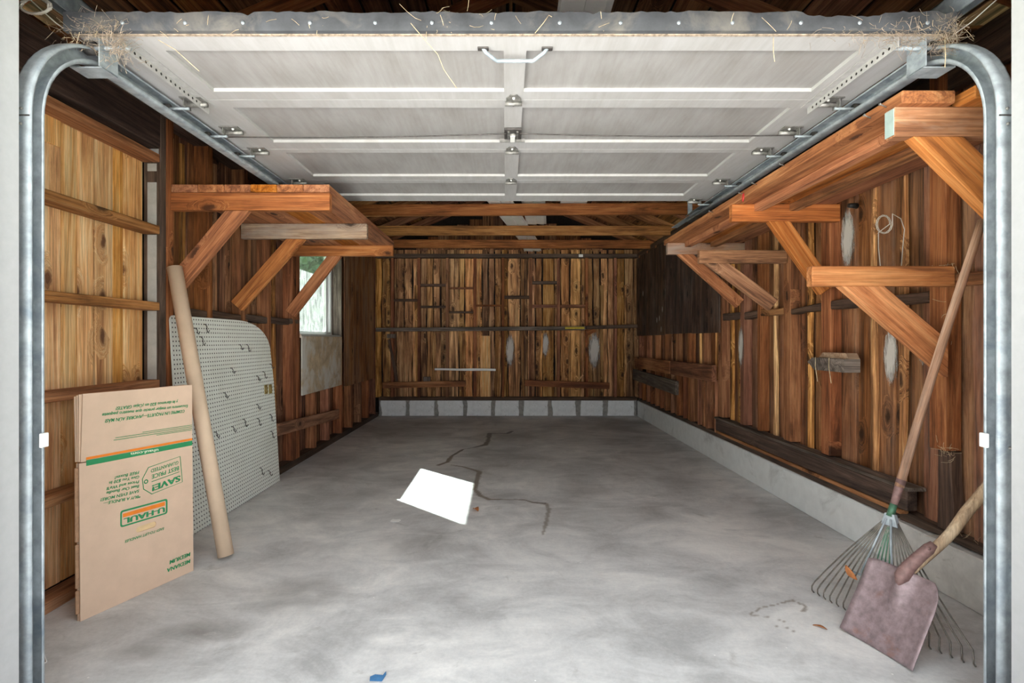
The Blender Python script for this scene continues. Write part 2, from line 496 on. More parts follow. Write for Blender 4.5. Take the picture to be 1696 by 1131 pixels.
MAT['block'] = plain('whitewashed block', rgb(238, 240, 241), .85, 0, .04, 16, .5, mottle=(rgb(140, 136, 130), 22, .62, .7))
MAT['mortar'] = plain('grey mortar', rgb(150, 147, 142), .9, 0, .12, 26, .5)
MAT['curb'] = plain('white painted curb', rgb(222, 224, 222), .75, 0, .03, 14, .3, mottle=(rgb(168, 168, 164), 4, .55, .8))
MAT['curbraw'] = plain('raw stained curb', rgb(206, 203, 197), .9, 0, .08, 12, .5, mottle=(rgb(146, 140, 130), 5, .54, .68))
MAT['plaster'] = plain('water stained panel', rgb(186, 166, 138), .85, 0, .14, 10, .3, mottle=(rgb(206, 202, 194), 3, .48, .6))
MAT['grass'] = plain('grass ground', rgb(96, 112, 66), .95, 0, .2, 12)
MAT['foliage'] = plain('shrub leaves', rgb(98, 132, 92), .6, 0, .2, 3)
MAT['bark'] = plain('shrub bark', rgb(92, 76, 62), .9, 0, .2, 20)

def glass_mat():
    m, nt, bs = newmat('cobwebbed window glass')
    tc = N(nt, 'ShaderNodeTexCoord')
    n = noise_t(nt, scaled(nt, tc.outputs['Object'], (16, 16, 4)), 1, 8, .75, 1.5)
    tr = N(nt, 'ShaderNodeBsdfTransparent'); tr.inputs[0].default_value = (.50, .54, .53, 1)
    tl = N(nt, 'ShaderNodeBsdfTranslucent'); tl.inputs[0].default_value = (.85, .9, .9, 1)
    gl = N(nt, 'ShaderNodeBsdfGlossy'); gl.inputs['Roughness'].default_value = .1
    m1 = N(nt, 'ShaderNodeMixShader'); m2 = N(nt, 'ShaderNodeMixShader')
    nt.links.new(ramp(nt, n, [(.4, .02), (.72, .09)]), m1.inputs[0])
    nt.links.new(tr.outputs[0], m1.inputs[1]); nt.links.new(tl.outputs[0], m1.inputs[2])
    m2.inputs[0].default_value = .04
    nt.links.new(m1.outputs[0], m2.inputs[1]); nt.links.new(gl.outputs[0], m2.inputs[2])
    nt.links.new(m2.outputs[0], nt.nodes['Material Output'].inputs[0])
    return m
MAT['glass'] = glass_mat()

# ------------------------------------------------------------------ floor and ground
XL, XR, YB = -1.84, 1.895, 7.71
def floor_grid():
    x0, x1, y0, y1, st = -1.98, 2.02, 1.30, 7.90, .0115
    nx, ny = int((x1 - x0) / st) + 1, int((y1 - y0) / st) + 1
    xs = np.linspace(x0, x1, nx); ys = np.linspace(y0, y1, ny)
    gx, gy = np.meshgrid(xs, ys)
    co = np.stack([gx, gy, np.zeros_like(gx)], -1).reshape(-1, 3).astype(np.float32)
    i = np.arange(nx * ny).reshape(ny, nx)
    q = np.stack([i[:-1, :-1], i[:-1, 1:], i[1:, 1:], i[1:, :-1]], -1).reshape(-1, 4)
    me = bpy.data.meshes.new('floor')
    me.vertices.add(len(co)); me.vertices.foreach_set('co', co.ravel())
    me.loops.add(q.size); me.loops.foreach_set('vertex_index', q.ravel().astype(np.int32))
    me.polygons.add(len(q)); me.polygons.foreach_set('loop_start', np.arange(0, q.size, 4, dtype=np.int32))
    me.update(calc_edges=True)
    # cheap value noise for ragged edges
    rng = np.random.RandomState(3)
    def vnoise(sc):
        g = rng.rand(int((y1 - y0) * sc) + 4, int((x1 - x0) * sc) + 4)
        u = (gx - x0) * sc; w = (gy - y0) * sc
        a, b = u.astype(int), w.astype(int); fu, fw = u - a, w - b
        fu, fw = fu * fu * (3 - 2 * fu), fw * fw * (3 - 2 * fw)
        return (g[b, a] * (1 - fu) + g[b, a + 1] * fu) * (1 - fw) + (g[b + 1, a] * (1 - fu) + g[b + 1, a + 1] * fu) * fw
    nz = vnoise(9) * .6 + vnoise(26) * .4
    def pl(pix, wd):
        pts = [P(px, py, F * CH / (py - CY)) for px, py in pix]
        best = np.full(gx.shape, 9.0)
        for k in range(len(pts) - 1):
            ax, ay, bx, by = pts[k].x, pts[k].y, pts[k + 1].x, pts[k + 1].y
            dx, dy = bx - ax, by - ay
            t = np.clip(((gx - ax) * dx + (gy - ay) * dy) / (dx * dx + dy * dy + 1e-9), 0, 1)
            d = np.hypot(gx - ax - t * dx, gy - ay - t * dy)
            w = .58 * (wd[k] + (wd[k + 1] - wd[k]) * t)
            best = np.minimum(best, d / w)
        return np.clip((1.2 - best * (.55 + .9 * nz)) * 3, 0, 1)
    def spot(px, py, rx, ry, soft=1.0):
        c = P(px, py, F * CH / (py - CY))
        d = np.hypot((gx - c.x) / rx, (gy - c.y) / ry)
        return np.clip((1 - d) * 1.4 * (.35 + nz * 1.1) / soft, 0, 1)
    wet = pl([(848, 714), (840, 718), (823, 717.5), (811, 717.5), (808, 731), (803, 737), (785, 741)], [.035, .03, .018, .04, .035, .05, .018])
    wet = np.maximum(wet, .6 * pl([(785, 741), (767, 744), (748, 755)], [.02, .02, .02]))
    brown = pl([(767, 744), (748, 755.5), (741, 765), (727, 770)], [.018, .022, .035, .03])
    brown = np.maximum(brown, .9 * pl([(748, 770), (767, 773), (794, 781), (789, 800), (786, 810), (796, 821), (811, 827), (831, 827), (869, 828), (882, 832), (904, 834)], [.012, .022, .035, .035, .022, .03, .028, .012, .016, .018, .018]))
    brown = np.maximum(brown, .75 * pl([(904, 834), (909, 842), (905, 864), (899, 885)], [.018, .022, .018, .01]))
    wet = np.maximum(wet, .5 * pl([(845, 826), (869, 828), (882, 832), (904, 833)], [.004, .01, .012, .014]))
    sm = spot(842, 722, .62, .55) * .8
    sm = np.maximum(sm, spot(335, 1046, .22, .10)); sm = np.maximum(sm, .8 * spot(240, 1075, .2, .1))
    sm = np.maximum(sm, .8 * spot(490, 985, .28, .2)); sm = np.maximum(sm, .4 * spot(590, 760, .5, .5))
    sm = np.maximum(sm, .55 * spot(690, 900, .3, .3)); sm = np.maximum(sm, .2 * spot(1000, 700, .9, .6))
    sm = np.maximum(sm, .2 * spot(700, 705, .9, .6))
    ring = pl([(1240, 1018), (1262, 1006), (1290, 1000), (1312, 994), (1335, 1004), (1330, 1012)], [.006, .008, .006, .01, .008, .012])
    ring = np.maximum(ring, pl([(1240, 1018), (1275, 1022), (1300, 1030)], [.006, .006, .004]))
    ring = np.maximum(ring, pl([(1278, 1036), (1305, 1040), (1322, 1050)], [.005, .006, .004]))
    brown = np.maximum(brown, ring * .8)
    col = np.zeros((nx * ny, 4), np.float32)
    col[:, 0] = wet.ravel(); col[:, 1] = brown.ravel(); col[:, 2] = sm.ravel(); col[:, 3] = 1
    at = me.color_attributes.new('stain', 'FLOAT_COLOR', 'POINT')
    at.data.foreach_set('color', col.ravel())
    me.materials.append(MAT['floor'])
    o = link(bpy.data.objects.new('floor', me))
    return tag(o, 'grey stained concrete slab floor of the garage', 'floor', kind='structure')
floor_grid()
o = box('driveway', -6, 7, -22, 1.30, -.14, -.004, MAT['drive'], bev=0); tag(o, 'pale concrete driveway in front of the garage opening', 'driveway', kind='structure')  # out of view; made extra wide to bounce sunlight into the garage
o = box('ground', -30, 30, -30, 40, -.30, -.145, MAT['grass'], bev=0); tag(o, 'grass ground around the garage', 'ground', kind='structure')

# ------------------------------------------------------------------ left wall
WY0, WY1, WZ0, WZ1 = 4.76, 5.93, 1.15, 2.08        # window opening
bm = bmesh.new()
for (y0, y1, z0, z1) in ((1.30, WY0, -.14, 2.36), (WY1, 7.95, -.14, 2.36), (WY0, WY1, -.14, WZ0), (WY0, WY1, WZ1, 2.36)):
    bm_box(bm, -2.0, -1.956, y0, y1, z0, z1)
wl = bm_obj('wall_left', bm, MAT['roofing'])
tag(wl, 'left garage wall of bare vertical boards, studs and a window', 'wall', kind='structure')
NX = V((1, 0, 0))
def left_boards(y0, y1, z0, z1, mat, wr=(.11, .19), rough=False, x=-1.943):
    y = y0
    while y < y1 - .02:
        w = min(random.uniform(*wr), y1 - y)
        if y1 - y - w < .05: w = y1 - y
        dx = random.uniform(-.004, .004)
        f = rough_board if rough else board
        f('board', (x + dx, y + w / 2, z0), (x + dx, y + w / 2, z1), w - .004, .02, NX, mat, wl)
        y += w
# golden boards of the blocked-up doorway
for (y0, y1) in ((1.50, 1.66), (1.66, 1.82), (1.82, 1.98), (1.98, 2.17), (2.17, 2.318), (2.322, 2.41), (2.41, 2.505), (2.51, 2.625), (2.625, 2.70), (2.70, 2.84)):
    dx = random.uniform(-.004, .004)
    board('board', (-1.943 + dx, (y0 + y1) / 2, .05), (-1.943 + dx, (y0 + y1) / 2, 2.12), y1 - y0 - .003, .02, NX, MAT['gold'], wl, bev=.004)
for (yb, z0, z1) in ((2.255, 1.99, 2.1),):
    board('board', (-1.928, yb, 1.93), (-1.928, yb, 2.08), .1, .012, NX, MAT['gold'], wl)
# girts of the doorway (top, then down to the floor)
for zc, m in ((2.065, 'girt'), (1.684, 'girt'), (1.278, 'girt'), (.868, 'girt'), (.445, 'girt')):
    board('girt', (-1.885, 1.50, zc), (-1.885, 2.835, zc), .043, .09, NX, MAT[m], wl)
board('sill_plate', (-1.89, 1.50, .022), (-1.89, 4.30, .022), .10, .044, V((0, 0, 1)), MAT['girt'], wl)
board('sill_plate', (-1.89, 4.305, .03), (-1.89, 7.70, .03), .10, .06, V((0, 0, 1)), MAT['dark'], wl)
# header, post, studs
board('header', (-1.888, 1.50, 2.21), (-1.888, 2.84, 2.21), .18, .095, NX, MAT['dark'], wl)
board('door_post', (-1.886, 2.865, .05), (-1.886, 2.865, 2.30), .045, .092, NX, MAT['dark'], wl)
for (z0, z1) in ((.89, 1.255), (1.30, 1.66), (1.71, 1.94), (2.0, 2.04)):
    board('paint_strip', (-1.886, 2.8415, z0), (-1.886, 2.8415, z1), .048, .003, V((0, -1, 0)), MAT['greypaint'], wl, bev=0)
board('paint_strip', (-1.886, 2.8415, 2.09), (-1.886, 2.8415, 2.118), .07, .003, V((0, -1, 0)), MAT['greypaint'], wl, bev=0)
board('stud', (-1.884, 2.918, .05), (-1.884, 2.918, 2.30), .055, .098, NX, MAT['stud'], wl)
left_boards(2.945, WY0, .05, 2.34, MAT['wallbrown'], (.08, .17))
left_boards(WY0, WY1, .05, WZ0 - .02, MAT['wallbrown'], (.1, .17))
left_boards(WY0, WY1, WZ1 + .02, 2.34, MAT['wallbrown'], (.1, .17))
left_boards(WY1, 7.72, .05, 2.34, MAT['wallbrown'], (.09, .17))
for y in (3.32, 3.775, 4.15, 4.645, 5.15, 5.55, 5.97, 6.37, 6.77, 7.15, 7.50):
    w = .085 if y == 4.645 else .05
    if 5 < y < 5.9:
        board('stud', (-1.885, y, .06), (-1.885, y, 1.10), w, .09, NX, MAT['stud'], wl)
    else:
        board('stud', (-1.885, y, .05), (-1.885, y, 2.30), w, .09, NX, MAT['stud'], wl)
board('stud', (-1.885, 4.725, .05), (-1.885, 4.725, 2.30), .068, .09, NX, MAT['stud'], wl)
for y in (3.05, 3.16, 3.52, 3.90, 4.33, 4.42):
    rough_board('batten', (-1.925, y, .06), (-1.925, y, 2.26), .045, .02, NX, MAT['back'], wl, wav=.012)
board('top_plate', (-1.885, 1.45, 2.325), (-1.885, 7.8, 2.325), .05, .10, V((1, 0, 0)), MAT['dark'], wl)
# let-in girt at chest height, sawn short between the studs
for (y0, y1) in ((2.96, 3.28), (3.35, 3.70), (3.77, 4.11), (4.18, 4.53), (4.55, 4.74)):
    rough_board('girt', (-1.875, y0, 1.262), (-1.875, y1, 1.255 + random.uniform(-.01, .01)), .045, .07, NX, MAT['dark'], wl, wav=.006)
# panels by the window
board('stained_panel', (-1.833, 5.36, .60), (-1.833, 5.36, 1.135), 1.16, .012, NX, MAT['plaster'], wl)
board('plywood_panel', (-1.832, 6.70, .57), (-1.832, 6.70, 2.3), 1.34, .014, NX, MAT['ply'], wl)
board('rail', (-1.822, 4.25, .385), (-1.822, 5.78, .30), .10, .03, NX, MAT['girt'], wl)
board('window_post', (-1.885, 5.955, 1.1), (-1.885, 5.955, 2.1), .03, .10, NX, MAT['grey'], wl)
board('nailing_strip', (-1.823, 6.02, .58), (-1.823, 6.02, 2.0), .022, .012, NX, MAT['stud'], wl)

# window with white sash, dirty pane and sill
w1 = thing('window_1', (-1.97, (WY0 + WY1) / 2, WZ0), 'small white framed window with cobwebbed glass in the left wall', 'window', kind='structure')
box('window_frame', -1.995, -1.935, WY1 - .055, WY1, WZ0, WZ1, MAT['white'], w1)
box('window_frame', -1.995, -1.935, WY0, WY0 + .045, WZ0, WZ1, MAT['white'], w1)
box('window_frame', -1.995, -1.935, WY0 + .045, WY1 - .055, WZ0, WZ0 + .035, MAT['white'], w1)
box('window_frame', -1.995, -1.935, WY0 + .045, WY1 - .055, WZ1 - .03, WZ1, MAT['white'], w1)
box('sash', -1.99, -1.96, WY1 - .12, WY1 - .056, WZ0 + .036, WZ1 - .031, MAT['white'], w1)
box('sash', -1.99, -1.96, WY0 + .046, WY0 + .075, WZ0 + .036, WZ1 - .031, MAT['white'], w1)
box('pane', -1.978, -1.974, WY0 + .075, WY1 - .12, WZ0 + .036, WZ1 - .031, MAT['glass'], w1, bev=0)
box('window_sill', -1.935, -1.835, WY0 + .02, WY1, WZ0 - .03, WZ0 + .004, MAT['greypaint'], w1)

# ------------------------------------------------------------------ back wall
bm = bmesh.new()
bm_box(bm, -2.2, 2.26, 7.86, 7.92, -.14, 2.372)
pts = [(-2.2, 7.86, 2.372), (2.26, 7.86, 2.372), (.03, 7.86, 3.309)]
vb = [bm.verts.new(p) for p in pts] + [bm.verts.new((p[0], 7.92, p[2])) for p in pts]
bm.faces.new(vb[:3]); bm.faces.new(vb[3:]); 
for k in range(3): bm.faces.new((vb[k], vb[(k + 1) % 3], vb[3 + (k + 1) % 3], vb[3 + k]))
wb = bm_obj('wall_back', bm, MAT['roofing'])
tag(wb, 'back garage wall of knotty dark vertical boards above white blocks', 'wall', kind='structure')
NB = V((0, -1, 0))
RX, RZ, PITCH = .03, 3.22, .42
roofz = lambda x: RZ - abs(x - RX) * PITCH
x = -1.93
while x < 1.97:
    w = random.uniform(.085, .19)
    dy = random.uniform(-.012, .012)
    rough_board('board', (x + w / 2, 7.825 + dy, .26), (x + w / 2, 7.825 + dy, 2.42), w - .010, .022, NB, MAT['back'], wb, wav=.014)
    x += w
x = -1.9
while x < 1.9:
    w = random.uniform(.12, .2)
    z1 = min(roofz(x + .02), roofz(x + w - .02)) - .12
    if z1 > 2.48:
        board('board', (x + w / 2, 7.83, 2.40), (x + w / 2, 7.83, z1), w - .004, .02, NB, MAT['wallbrown'], wb)
    x += w
for xs in (-1.72, -1.30, -1.05, -.62, -.40, -.13, .25, .52, .93, 1.12, 1.40, 1.75):
    rough_board('batten', (xs, 7.80, .27), (xs, 7.80, random.choice((1.2, 1.9, 2.28))), random.uniform(.03, .06), .022, NB, MAT['back'], wb, wav=.014)
studs_b = [(px - CX) / F * 7.75 for px in (650, 694, 741, 786.5, 833, 879, 925, 971.5, 1019)]
for xs in studs_b:
    board('stud', (xs, 7.765, .27), (xs, 7.765, 2.30), .042, .07, NB, MAT['stud'], wb)
board('top_plate', (-1.88, 7.75, 2.318), (1.93, 7.75, 2.318), .055, .10, NB, MAT['dark'], wb)
board('sill_plate', (-1.84, 7.77, .25), (1.90, 7.77, .25), .045, .12, NB, MAT['dark'], wb)
for (a, b, y, h, m) in ((651, 692, 497, 4, 'dark'), (696, 739, 472, 4, 'dark'), (696, 739, 508, 3.5, 'dark'), (743, 785, 477, 3, 'stud'), (743, 785, 517, 3, 'dark'),
                     (789, 831, 506, 3, 'stud'), (835, 877, 492, 5, 'dark'), (881, 923, 468, 5, 'dark'), (881, 923, 507, 5, 'stud'), (927, 970, 507, 5, 'stud')):
    A, B = P(a, y, 7.74), P(b, y, 7.74)
    board('shelf_block', A + V((0, .03, 0)), B + V((0, .03, 0)), h * 7.74 / F, .07, NB, MAT[m], wb)
A = P(622, 546, 7.66); B = P(969, 543.5, 7.66)
board('ledge', A, B, .055, .10, NB, MAT['grey'], wb)
board('ledge', P(970, 542.5, 7.67), P(1056, 540, 7.67), .05, .08, NB, MAT['dark'], wb)
board('paint_smear', P(936, 543.2, 7.606), P(968, 543, 7.606), .03, .002, NB, MAT['yellow'], wb, bev=0)
board('bracket_block', P(648, 553, 7.69), P(648, 560, 7.69), .12, .04, NB, MAT['grey'], wb)
rough_board('stick', P(644, 562, 7.70), P(658, 631, 7.70), .04, .02, NB, MAT['dark'], wb)
board('rail', P(634, 638, 7.70), P(771, 635, 7.70), .085, .045, NB, MAT['stud'], wb)
board('rail', P(869, 634, 7.69), P(1009, 639, 7.69), .09, .045, NB, MAT['stud'], wb)
rough_board('painted_lath', P(720, 611.5, 7.70), P(821, 612.5, 7.70), .032, .012, NB, MAT['paper'], wb, wav=.006)
board('patch_board', P(804, 556, 7.785), P(804, 659, 7.785), .145, .02, NB, MAT['gold'], wb)
board('block', P(707, 624, 7.73), P(707, 632, 7.73), .1, .06, NB, MAT['grey'], wb)
rough_board('splinter', P(956, 632, 7.70), P(966, 621, 7.70), .02, .012, NB, MAT['gold'], wb, wav=.003)
rough_board('brace_block', P(972, 552, 7.73), P(986, 546, 7.73), .06, .03, NB, MAT['stud'], wb, wav=.004)
box('junction_plate', P(962, 0, 7.69).x - .03, P(962, 0, 7.69).x + .03, 7.68, 7.70, 2.295, 2.335, MAT['keeper'], wb)
# pairs of whitewash smears on the boards
def smear(wall, c, ru, rv, nrm, mat='whitewash'):
    pts = [(math.cos(2 * math.pi * k / 20), math.sin(2 * math.pi * k / 20)) for k in range(20)]
    z = V((0, 0, 1)); n_ = V(nrm); xx = z.cross(n_).normalized()
    M = Matrix((xx * ru, z * rv, n_)).transposed().to_4x4(); M.translation = V(c)
    poly_prism('paint_smear', pts, [], .003, MAT[mat], wall, M)
for (px, py, ru, rv) in ((845, 580, .08, .27), (903, 570, .07, .2), (984, 580, .11, .3)):
    smear(wb, P(px, py, 7.795), ru, rv, NB, 'whitewash')
# foundation blocks with mortar between
bx = XL
edges = [XL] + [(px - CX) / F * 7.71 for px in (676, 722, 770, 817, 863.5, 911, 958, 1004)] + [XR]
box('mortar_bed', XL, XR, 7.735, 7.86, 0, .224, MAT['mortar'], wb, bev=0)
for a, b in zip(edges[:-1], edges[1:]):
    rough_board('block', ((a + b) / 2, 7.77, .004), ((a + b) / 2, 7.77, .222), (b - a) - .06, .11, NB, MAT['block'], wb, wav=.02, seg=.035)

# ------------------------------------------------------------------ right wall
bm = bmesh.new()
bm_box(bm, 2.005, 2.06, 1.30, 7.95, -.14, 2.36)
wr = bm_obj('wall_right', bm, MAT['roofing'])
tag(wr, 'right garage wall of red brown vertical boards above a white curb', 'wall', kind='structure')
NR = V((-1, 0, 0))
y = 1.50; flip = 0
while y < 7.8:
    w = random.uniform(.07, .17) if flip else random.uniform(.12, .2)
    dx = (.0 if flip else .014) + random.uniform(-.003, .003)
    f = rough_board if random.random() < .45 else board
    f('board', (1.978 + dx, y + w / 2, .26), (1.978 + dx, y + w / 2, 2.34), w - .003, .022, NR, MAT['red'], wr)
    y += w; flip ^= 1
for ys in (1.78, 2.10, 2.62, 2.83, 3.42, 3.86, 4.10, 4.46, 4.60, 4.95, 5.35, 5.62, 6.0):
    rough_board('batten', (1.955, ys, .27), (1.955, ys, 2.3), random.uniform(.02, .045), .02, NR, MAT['back'], wr, wav=.01)
for ys, w in ((1.85, .05), (2.345, .09), (3.165, .09), (3.60, .09), (4.00, .045), (4.285, .07), (4.72, .10), (5.13, .05), (5.54, .05), (5.95, .05), (6.36, .05), (6.77, .05), (7.18, .05), (7.6, .05)):
    z0 = .62 if ys == 2.345 else (.42 if 2.5 < ys < 4.8 else .27)
    board('stud', (1.932, ys, z0), (1.932, ys, 2.30), w, .07, NR, MAT['stud'], wr)
rough_board('stud', (1.945, 2.335, .27), (1.945, 2.335, .615), .075, .05, NR, MAT['dark'], wr, wav=.01)
for k in range(13):
    ys = 4.85 + k * .215
    board('short_stud', (1.935, ys, .26), (1.935, ys, .74), .03, .07, NR, MAT['stud'], wr)
board('top_plate', (1.95, 1.45, 2.325), (1.95, 7.8, 2.325), .05, .11, NR, MAT['dark'], wr)
board('wall_beam', (1.925, 1.50, 2.24), (1.925, 7.7, 2.24), .14, .04, NR, MAT['dark'], wr)
for (y0, y1, m) in ((1.5, 1.82, 'girt'), (1.88, 2.285, 'girt'), (2.395, 3.115, 'dark'), (3.215, 3.55, 'dark'), (3.65, 3.975, 'girt2'), (4.025, 4.245, 'dark'), (4.325, 4.665, 'dark')):
    rough_board('girt', (1.93, y0, 1.30 + (.05 if m == 'girt' else 0)), (1.93, y1, 1.30 + (.05 if m == 'girt' else random.uniform(-.015, .015))), .05, .065, NR, MAT['girt' if m == 'girt2' else m], wr, wav=.009, seg=.06)
board('plywood_panel', (1.888, 7.0, 1.16), (1.888, 7.0, 2.26), 1.36, .012, NR, MAT['plydark'], wr)
board('plywood_panel', (1.889, 5.86, 1.17), (1.889, 5.86, 2.26), .90, .012, NR, MAT['plydark'], wr)
board('plywood_panel', (1.887, 5.05, 1.165), (1.887, 5.05, 2.26), .70, .012, NR, MAT['plydark'], wr)
board('rail', (1.868, 4.78, .80), (1.868, 6.0, .79), .15, .045, NR, MAT['stud'], wr)
board('rail', (1.868, 6.01, .79), (1.868, 7.65, .785), .15, .045, NR, MAT['stud'], wr)
board('rail', (1.83, 5.70, .585), (1.83, 7.62, .61), .15, .035, NR, MAT['grey'], wr)
board('catch', P(1112, 565, 6.1) + V((0, 0, 0)), P(1126, 565, 6.1) + V((0, 0, 0)), .05, .03, NR, MAT['grey'], wr)
# curb and sill
board('curb', (1.95, 2.66, .112), (1.95, 7.70, .112), .224, .11, NR, MAT['curb'], wr, bev=.006)
rough_board('curb', (1.955, 1.45, .11), (1.955, 2.655, .11), .225, .12, NR, MAT['curbraw'], wr, wav=.006, seg=.05)
board('sill_plate', (1.955, 2.62, .242), (1.955, 7.7, .242), .04, .09, NR, MAT['dark'], wr)
rough_board('sill_plate', (1.962, 1.5, .245), (1.962, 2.60, .245), .04, .08, NR, MAT['dark'], wr, wav=.012, seg=.06)
for (px, py) in ((1092, 527), (1097, 512), (1088, 530), (1065, 486), (1095, 545)):
    c = P(px, py, 1.879 * F / (px - CX)); smear(wr, c, .012, .05, NR, 'whitewash')
for (yc, zc, ru, rv) in ((3.055, 1.684, .075, .19), (2.715, 1.02, .06, .16), (4.30, 1.05, .06, .19), (2.50, 1.07, .05, .09)):
    xx = 1.896 if yc == 4.30 else 1.958
    smear(wr, (xx, yc, zc), ru, rv, NR, 'whitewash')

# ------------------------------------------------------------------ front wall, jambs, header
bm = bmesh.new()
OL, OR, OT = -1.322, 1.372, 2.032
bm_box(bm, -2.1, OL - .02, 1.26, 1.43, -.14, 2.36)
bm_box(bm, OR + .02, 2.16, 1.26, 1.43, -.14, 2.36)
bm_box(bm, OL - .02, OR + .02, 1.26, 1.43, OT + .03, 2.36)
vb = [bm.verts.new(p) for p in ((-2.2, 1.26, 2.36), (2.26, 1.26, 2.36), (.03, 1.26, 3.305), (-2.2, 1.40, 2.36), (2.26, 1.40, 2.36), (.03, 1.40, 3.305))]
bm.faces.new(vb[:3]); bm.faces.new(vb[3:])
for k in range(3): bm.faces.new((vb[k], vb[(k + 1) % 3], vb[3 + (k + 1) % 3], vb[3 + k]))
wf = bm_obj('wall_front', bm, MAT['siding'])
tag(wf, 'white front wall around the open garage doorway', 'wall', kind='structure')
for nm, x0, x1, s in (('trim_1', OL - .02, OL, 'left'), ('trim_2', OR, OR + .02, 'right')):
    t = thing(nm, ((x0 + x1) / 2, 1.35, 0), 'white painted door jamb on the %s edge of the opening' % s, 'door jamb', kind='structure')
    box('jamb_board', x0, x1, 1.22, 1.45, 0, OT + .02, MAT['jamb'], t)
    sx = (x1, x1 + .012) if s == 'left' else (x0 - .012, x0)
    box('door_stop', *sx, 1.25, 1.372, 0, OT, MAT['jamb'], t)
t = thing('trim_3', (.025, 1.35, OT), 'white painted header board across the top of the doorway', 'door header', kind='structure')
box('header_board', OL, OR, 1.22, 1.45, OT, OT + .025, MAT['jamb'], t)

# ------------------------------------------------------------------ roof: rafters, sheathing, ties
bm = bmesh.new()
ez = 2.42
for s in (-1, 1):
    xe = RX + s * 2.48
    a = [(RX, 1.0, RZ + .09), (RX, 8.2, RZ + .09), (xe, 8.2, roofz(xe) + .09), (xe, 1.0, roofz(xe) + .09)]
    v1 = [bm.verts.new(p) for p in a]; v2 = [bm.verts.new((p[0], p[1], p[2] + .03)) for p in a]
    bm.faces.new(v1); bm.faces.new(v2)
    for k in range(4): bm.faces.new((v1[k], v1[(k + 1) % 4], v2[(k + 1) % 4], v2[k]))
ceil = bm_obj('ceiling', bm, MAT['roofing'])
tag(ceil, 'open gable roof of rafters and rough boards over the garage', 'roof', kind='structure')
for s in (-1, 1):
    nrm = V((-s * PITCH, 0, -1)).normalized()
    nrm = V((-math.copysign(PITCH, s), 0, -1)).normalized()
    d = V((s, 0, -PITCH)).normalized()
    L = 2.25 * math.sqrt(1 + PITCH ** 2)
    q = .03
    while q < L:
        w = random.uniform(.15, .22)
        c = V((RX, 0, RZ + .075)) + d * (q + w / 2)
        board('roof_board', c + V((0, 1.05, 0)), c + V((0, random.uniform(3.5, 5.5), 0)), w - .012, .02, nrm, MAT['wallbrown'], ceil)
        board('roof_board', c + V((0, 5.52, 0)), c + V((0, 8.1, 0)), w - .012, .02, nrm, MAT['wallbrown'], ceil)
        q += w
    for yr in [1.56, 2.02, 2.63, 3.24, 3.85, 4.46, 5.07, 5.68, 6.29, 6.90, 7.45]:
        a = V((RX, yr, RZ)) + d * .03
        b = V((RX, yr, RZ)) + d * (L - .05)
        board('rafter', a, b, .042, .10, nrm, MAT['stud'], ceil)
board('ridge_board', (RX, 1.45, RZ + .0), (RX, 7.85, RZ + .0), .02, .14, V((0, 0, -1)), MAT['stud'], ceil)
for yj, sag in ((2.25, 0), (3.22, 0), (4.18, .0), (5.17, .01), (6.16, 0), (7.02, -.005)):
    board('ceiling_tie', (-1.95, yj, 2.362 - sag), (2.0, yj, 2.362 + sag), .11, .042, V((0, -1, 0)), MAT['stud'] if yj != 6.16 else MAT['girt'], ceil)

# ------------------------------------------------------------------ sectional door, rolled up overhead
DZ0, DZ1 = 2.06, 2.112
DXL, DXR = -1.357, 1.383
d1 = thing('door_1', (.013, 1.68, DZ0), 'white sectional garage door rolled up overhead on its tracks', 'garage door', kind='structure')
SEC = [1.68, 2.13, 2.683, 3.199, 3.686]
RAIL = [(.088, .067), (.072, .09), (.05, .07), (.06, .138)]
def sec_part(y0, y1, r0, r1):
    cx, cy, cz = (DXL + DXR) / 2, (y0 + y1) / 2, (DZ0 + DZ1) / 2
    bm = bmesh.new()
    R = .014
    def b(x0, x1, a, c, z0=DZ0, z1=DZ0 + R):
        bm_box(bm, x0 - cx, x1 - cx, a - cy, c - cy, z0 - cz, z1 - cz)
    y0 += .002; y1 -= .002
    xs = [DXL, -1.13, -.007, .068, 1.18, DXR]
    b(DXL, DXR, y0, y0 + r0); b(DXL, DXR, y1 - r1, y1)
    b(xs[0], xs[1], y0 + r0, y1 - r1); b(xs[2], xs[3], y0 + r0, y1 - r1); b(xs[4], xs[5], y0 + r0, y1 - r1)
    b(DXL, DXR, y0, y1, DZ0 + R + .006, DZ1)
    s = bm_obj('section', bm, MAT['doorframe'], d1, Matrix.Translation((cx, cy, cz)))
    for (a, c) in ((xs[1], xs[2]), (xs[3], xs[4])):
        box('panel', a - .005, c + .005, y0 + r0 - .005, y1 - r1 + .005, DZ0 + R, DZ0 + R + .006, MAT['doorpanel'], s, bev=0)
    return s
for i in range(4):
    y0, y1 = SEC[i], SEC[i + 1]
    sec_part(y0, y1, *RAIL[i])
# rubber bottom seal with a torn upper edge, screws
n = 150
up = []
for k in range(n + 1):
    xx = -1.375 + 2.775 * k / n
    z = DZ1 + .006 + .004 * mnoise.noise(V((xx * 6, 0, 0))) + random.uniform(-.0032, .0032)
    if abs(xx + .80) < .012 or abs(xx - 1.05) < .12: z -= .012
    if random.random() < .03: z -= .008
    up.append((xx, z))
out = [(-1.375, DZ0 - .0), (1.40, DZ0 - .0)] + up[::-1]
Mseal = Matrix(((1, 0, 0, 0), (0, 0, -1, 1.664), (0, 1, 0, 0), (0, 0, 0, 1)))
seal = poly_prism('rubber_seal', out, [], .018, MAT['rubber'], d1, Mseal)
for k in range(14):
    xx = -1.18 + k * .19 + random.uniform(-.02, .02)
    a = V((xx, 1.656, DZ0 + .024)); rod('screw', a, a + V((0, -.005, 0)), .0065, .005, MAT['galv'], seal, 10)
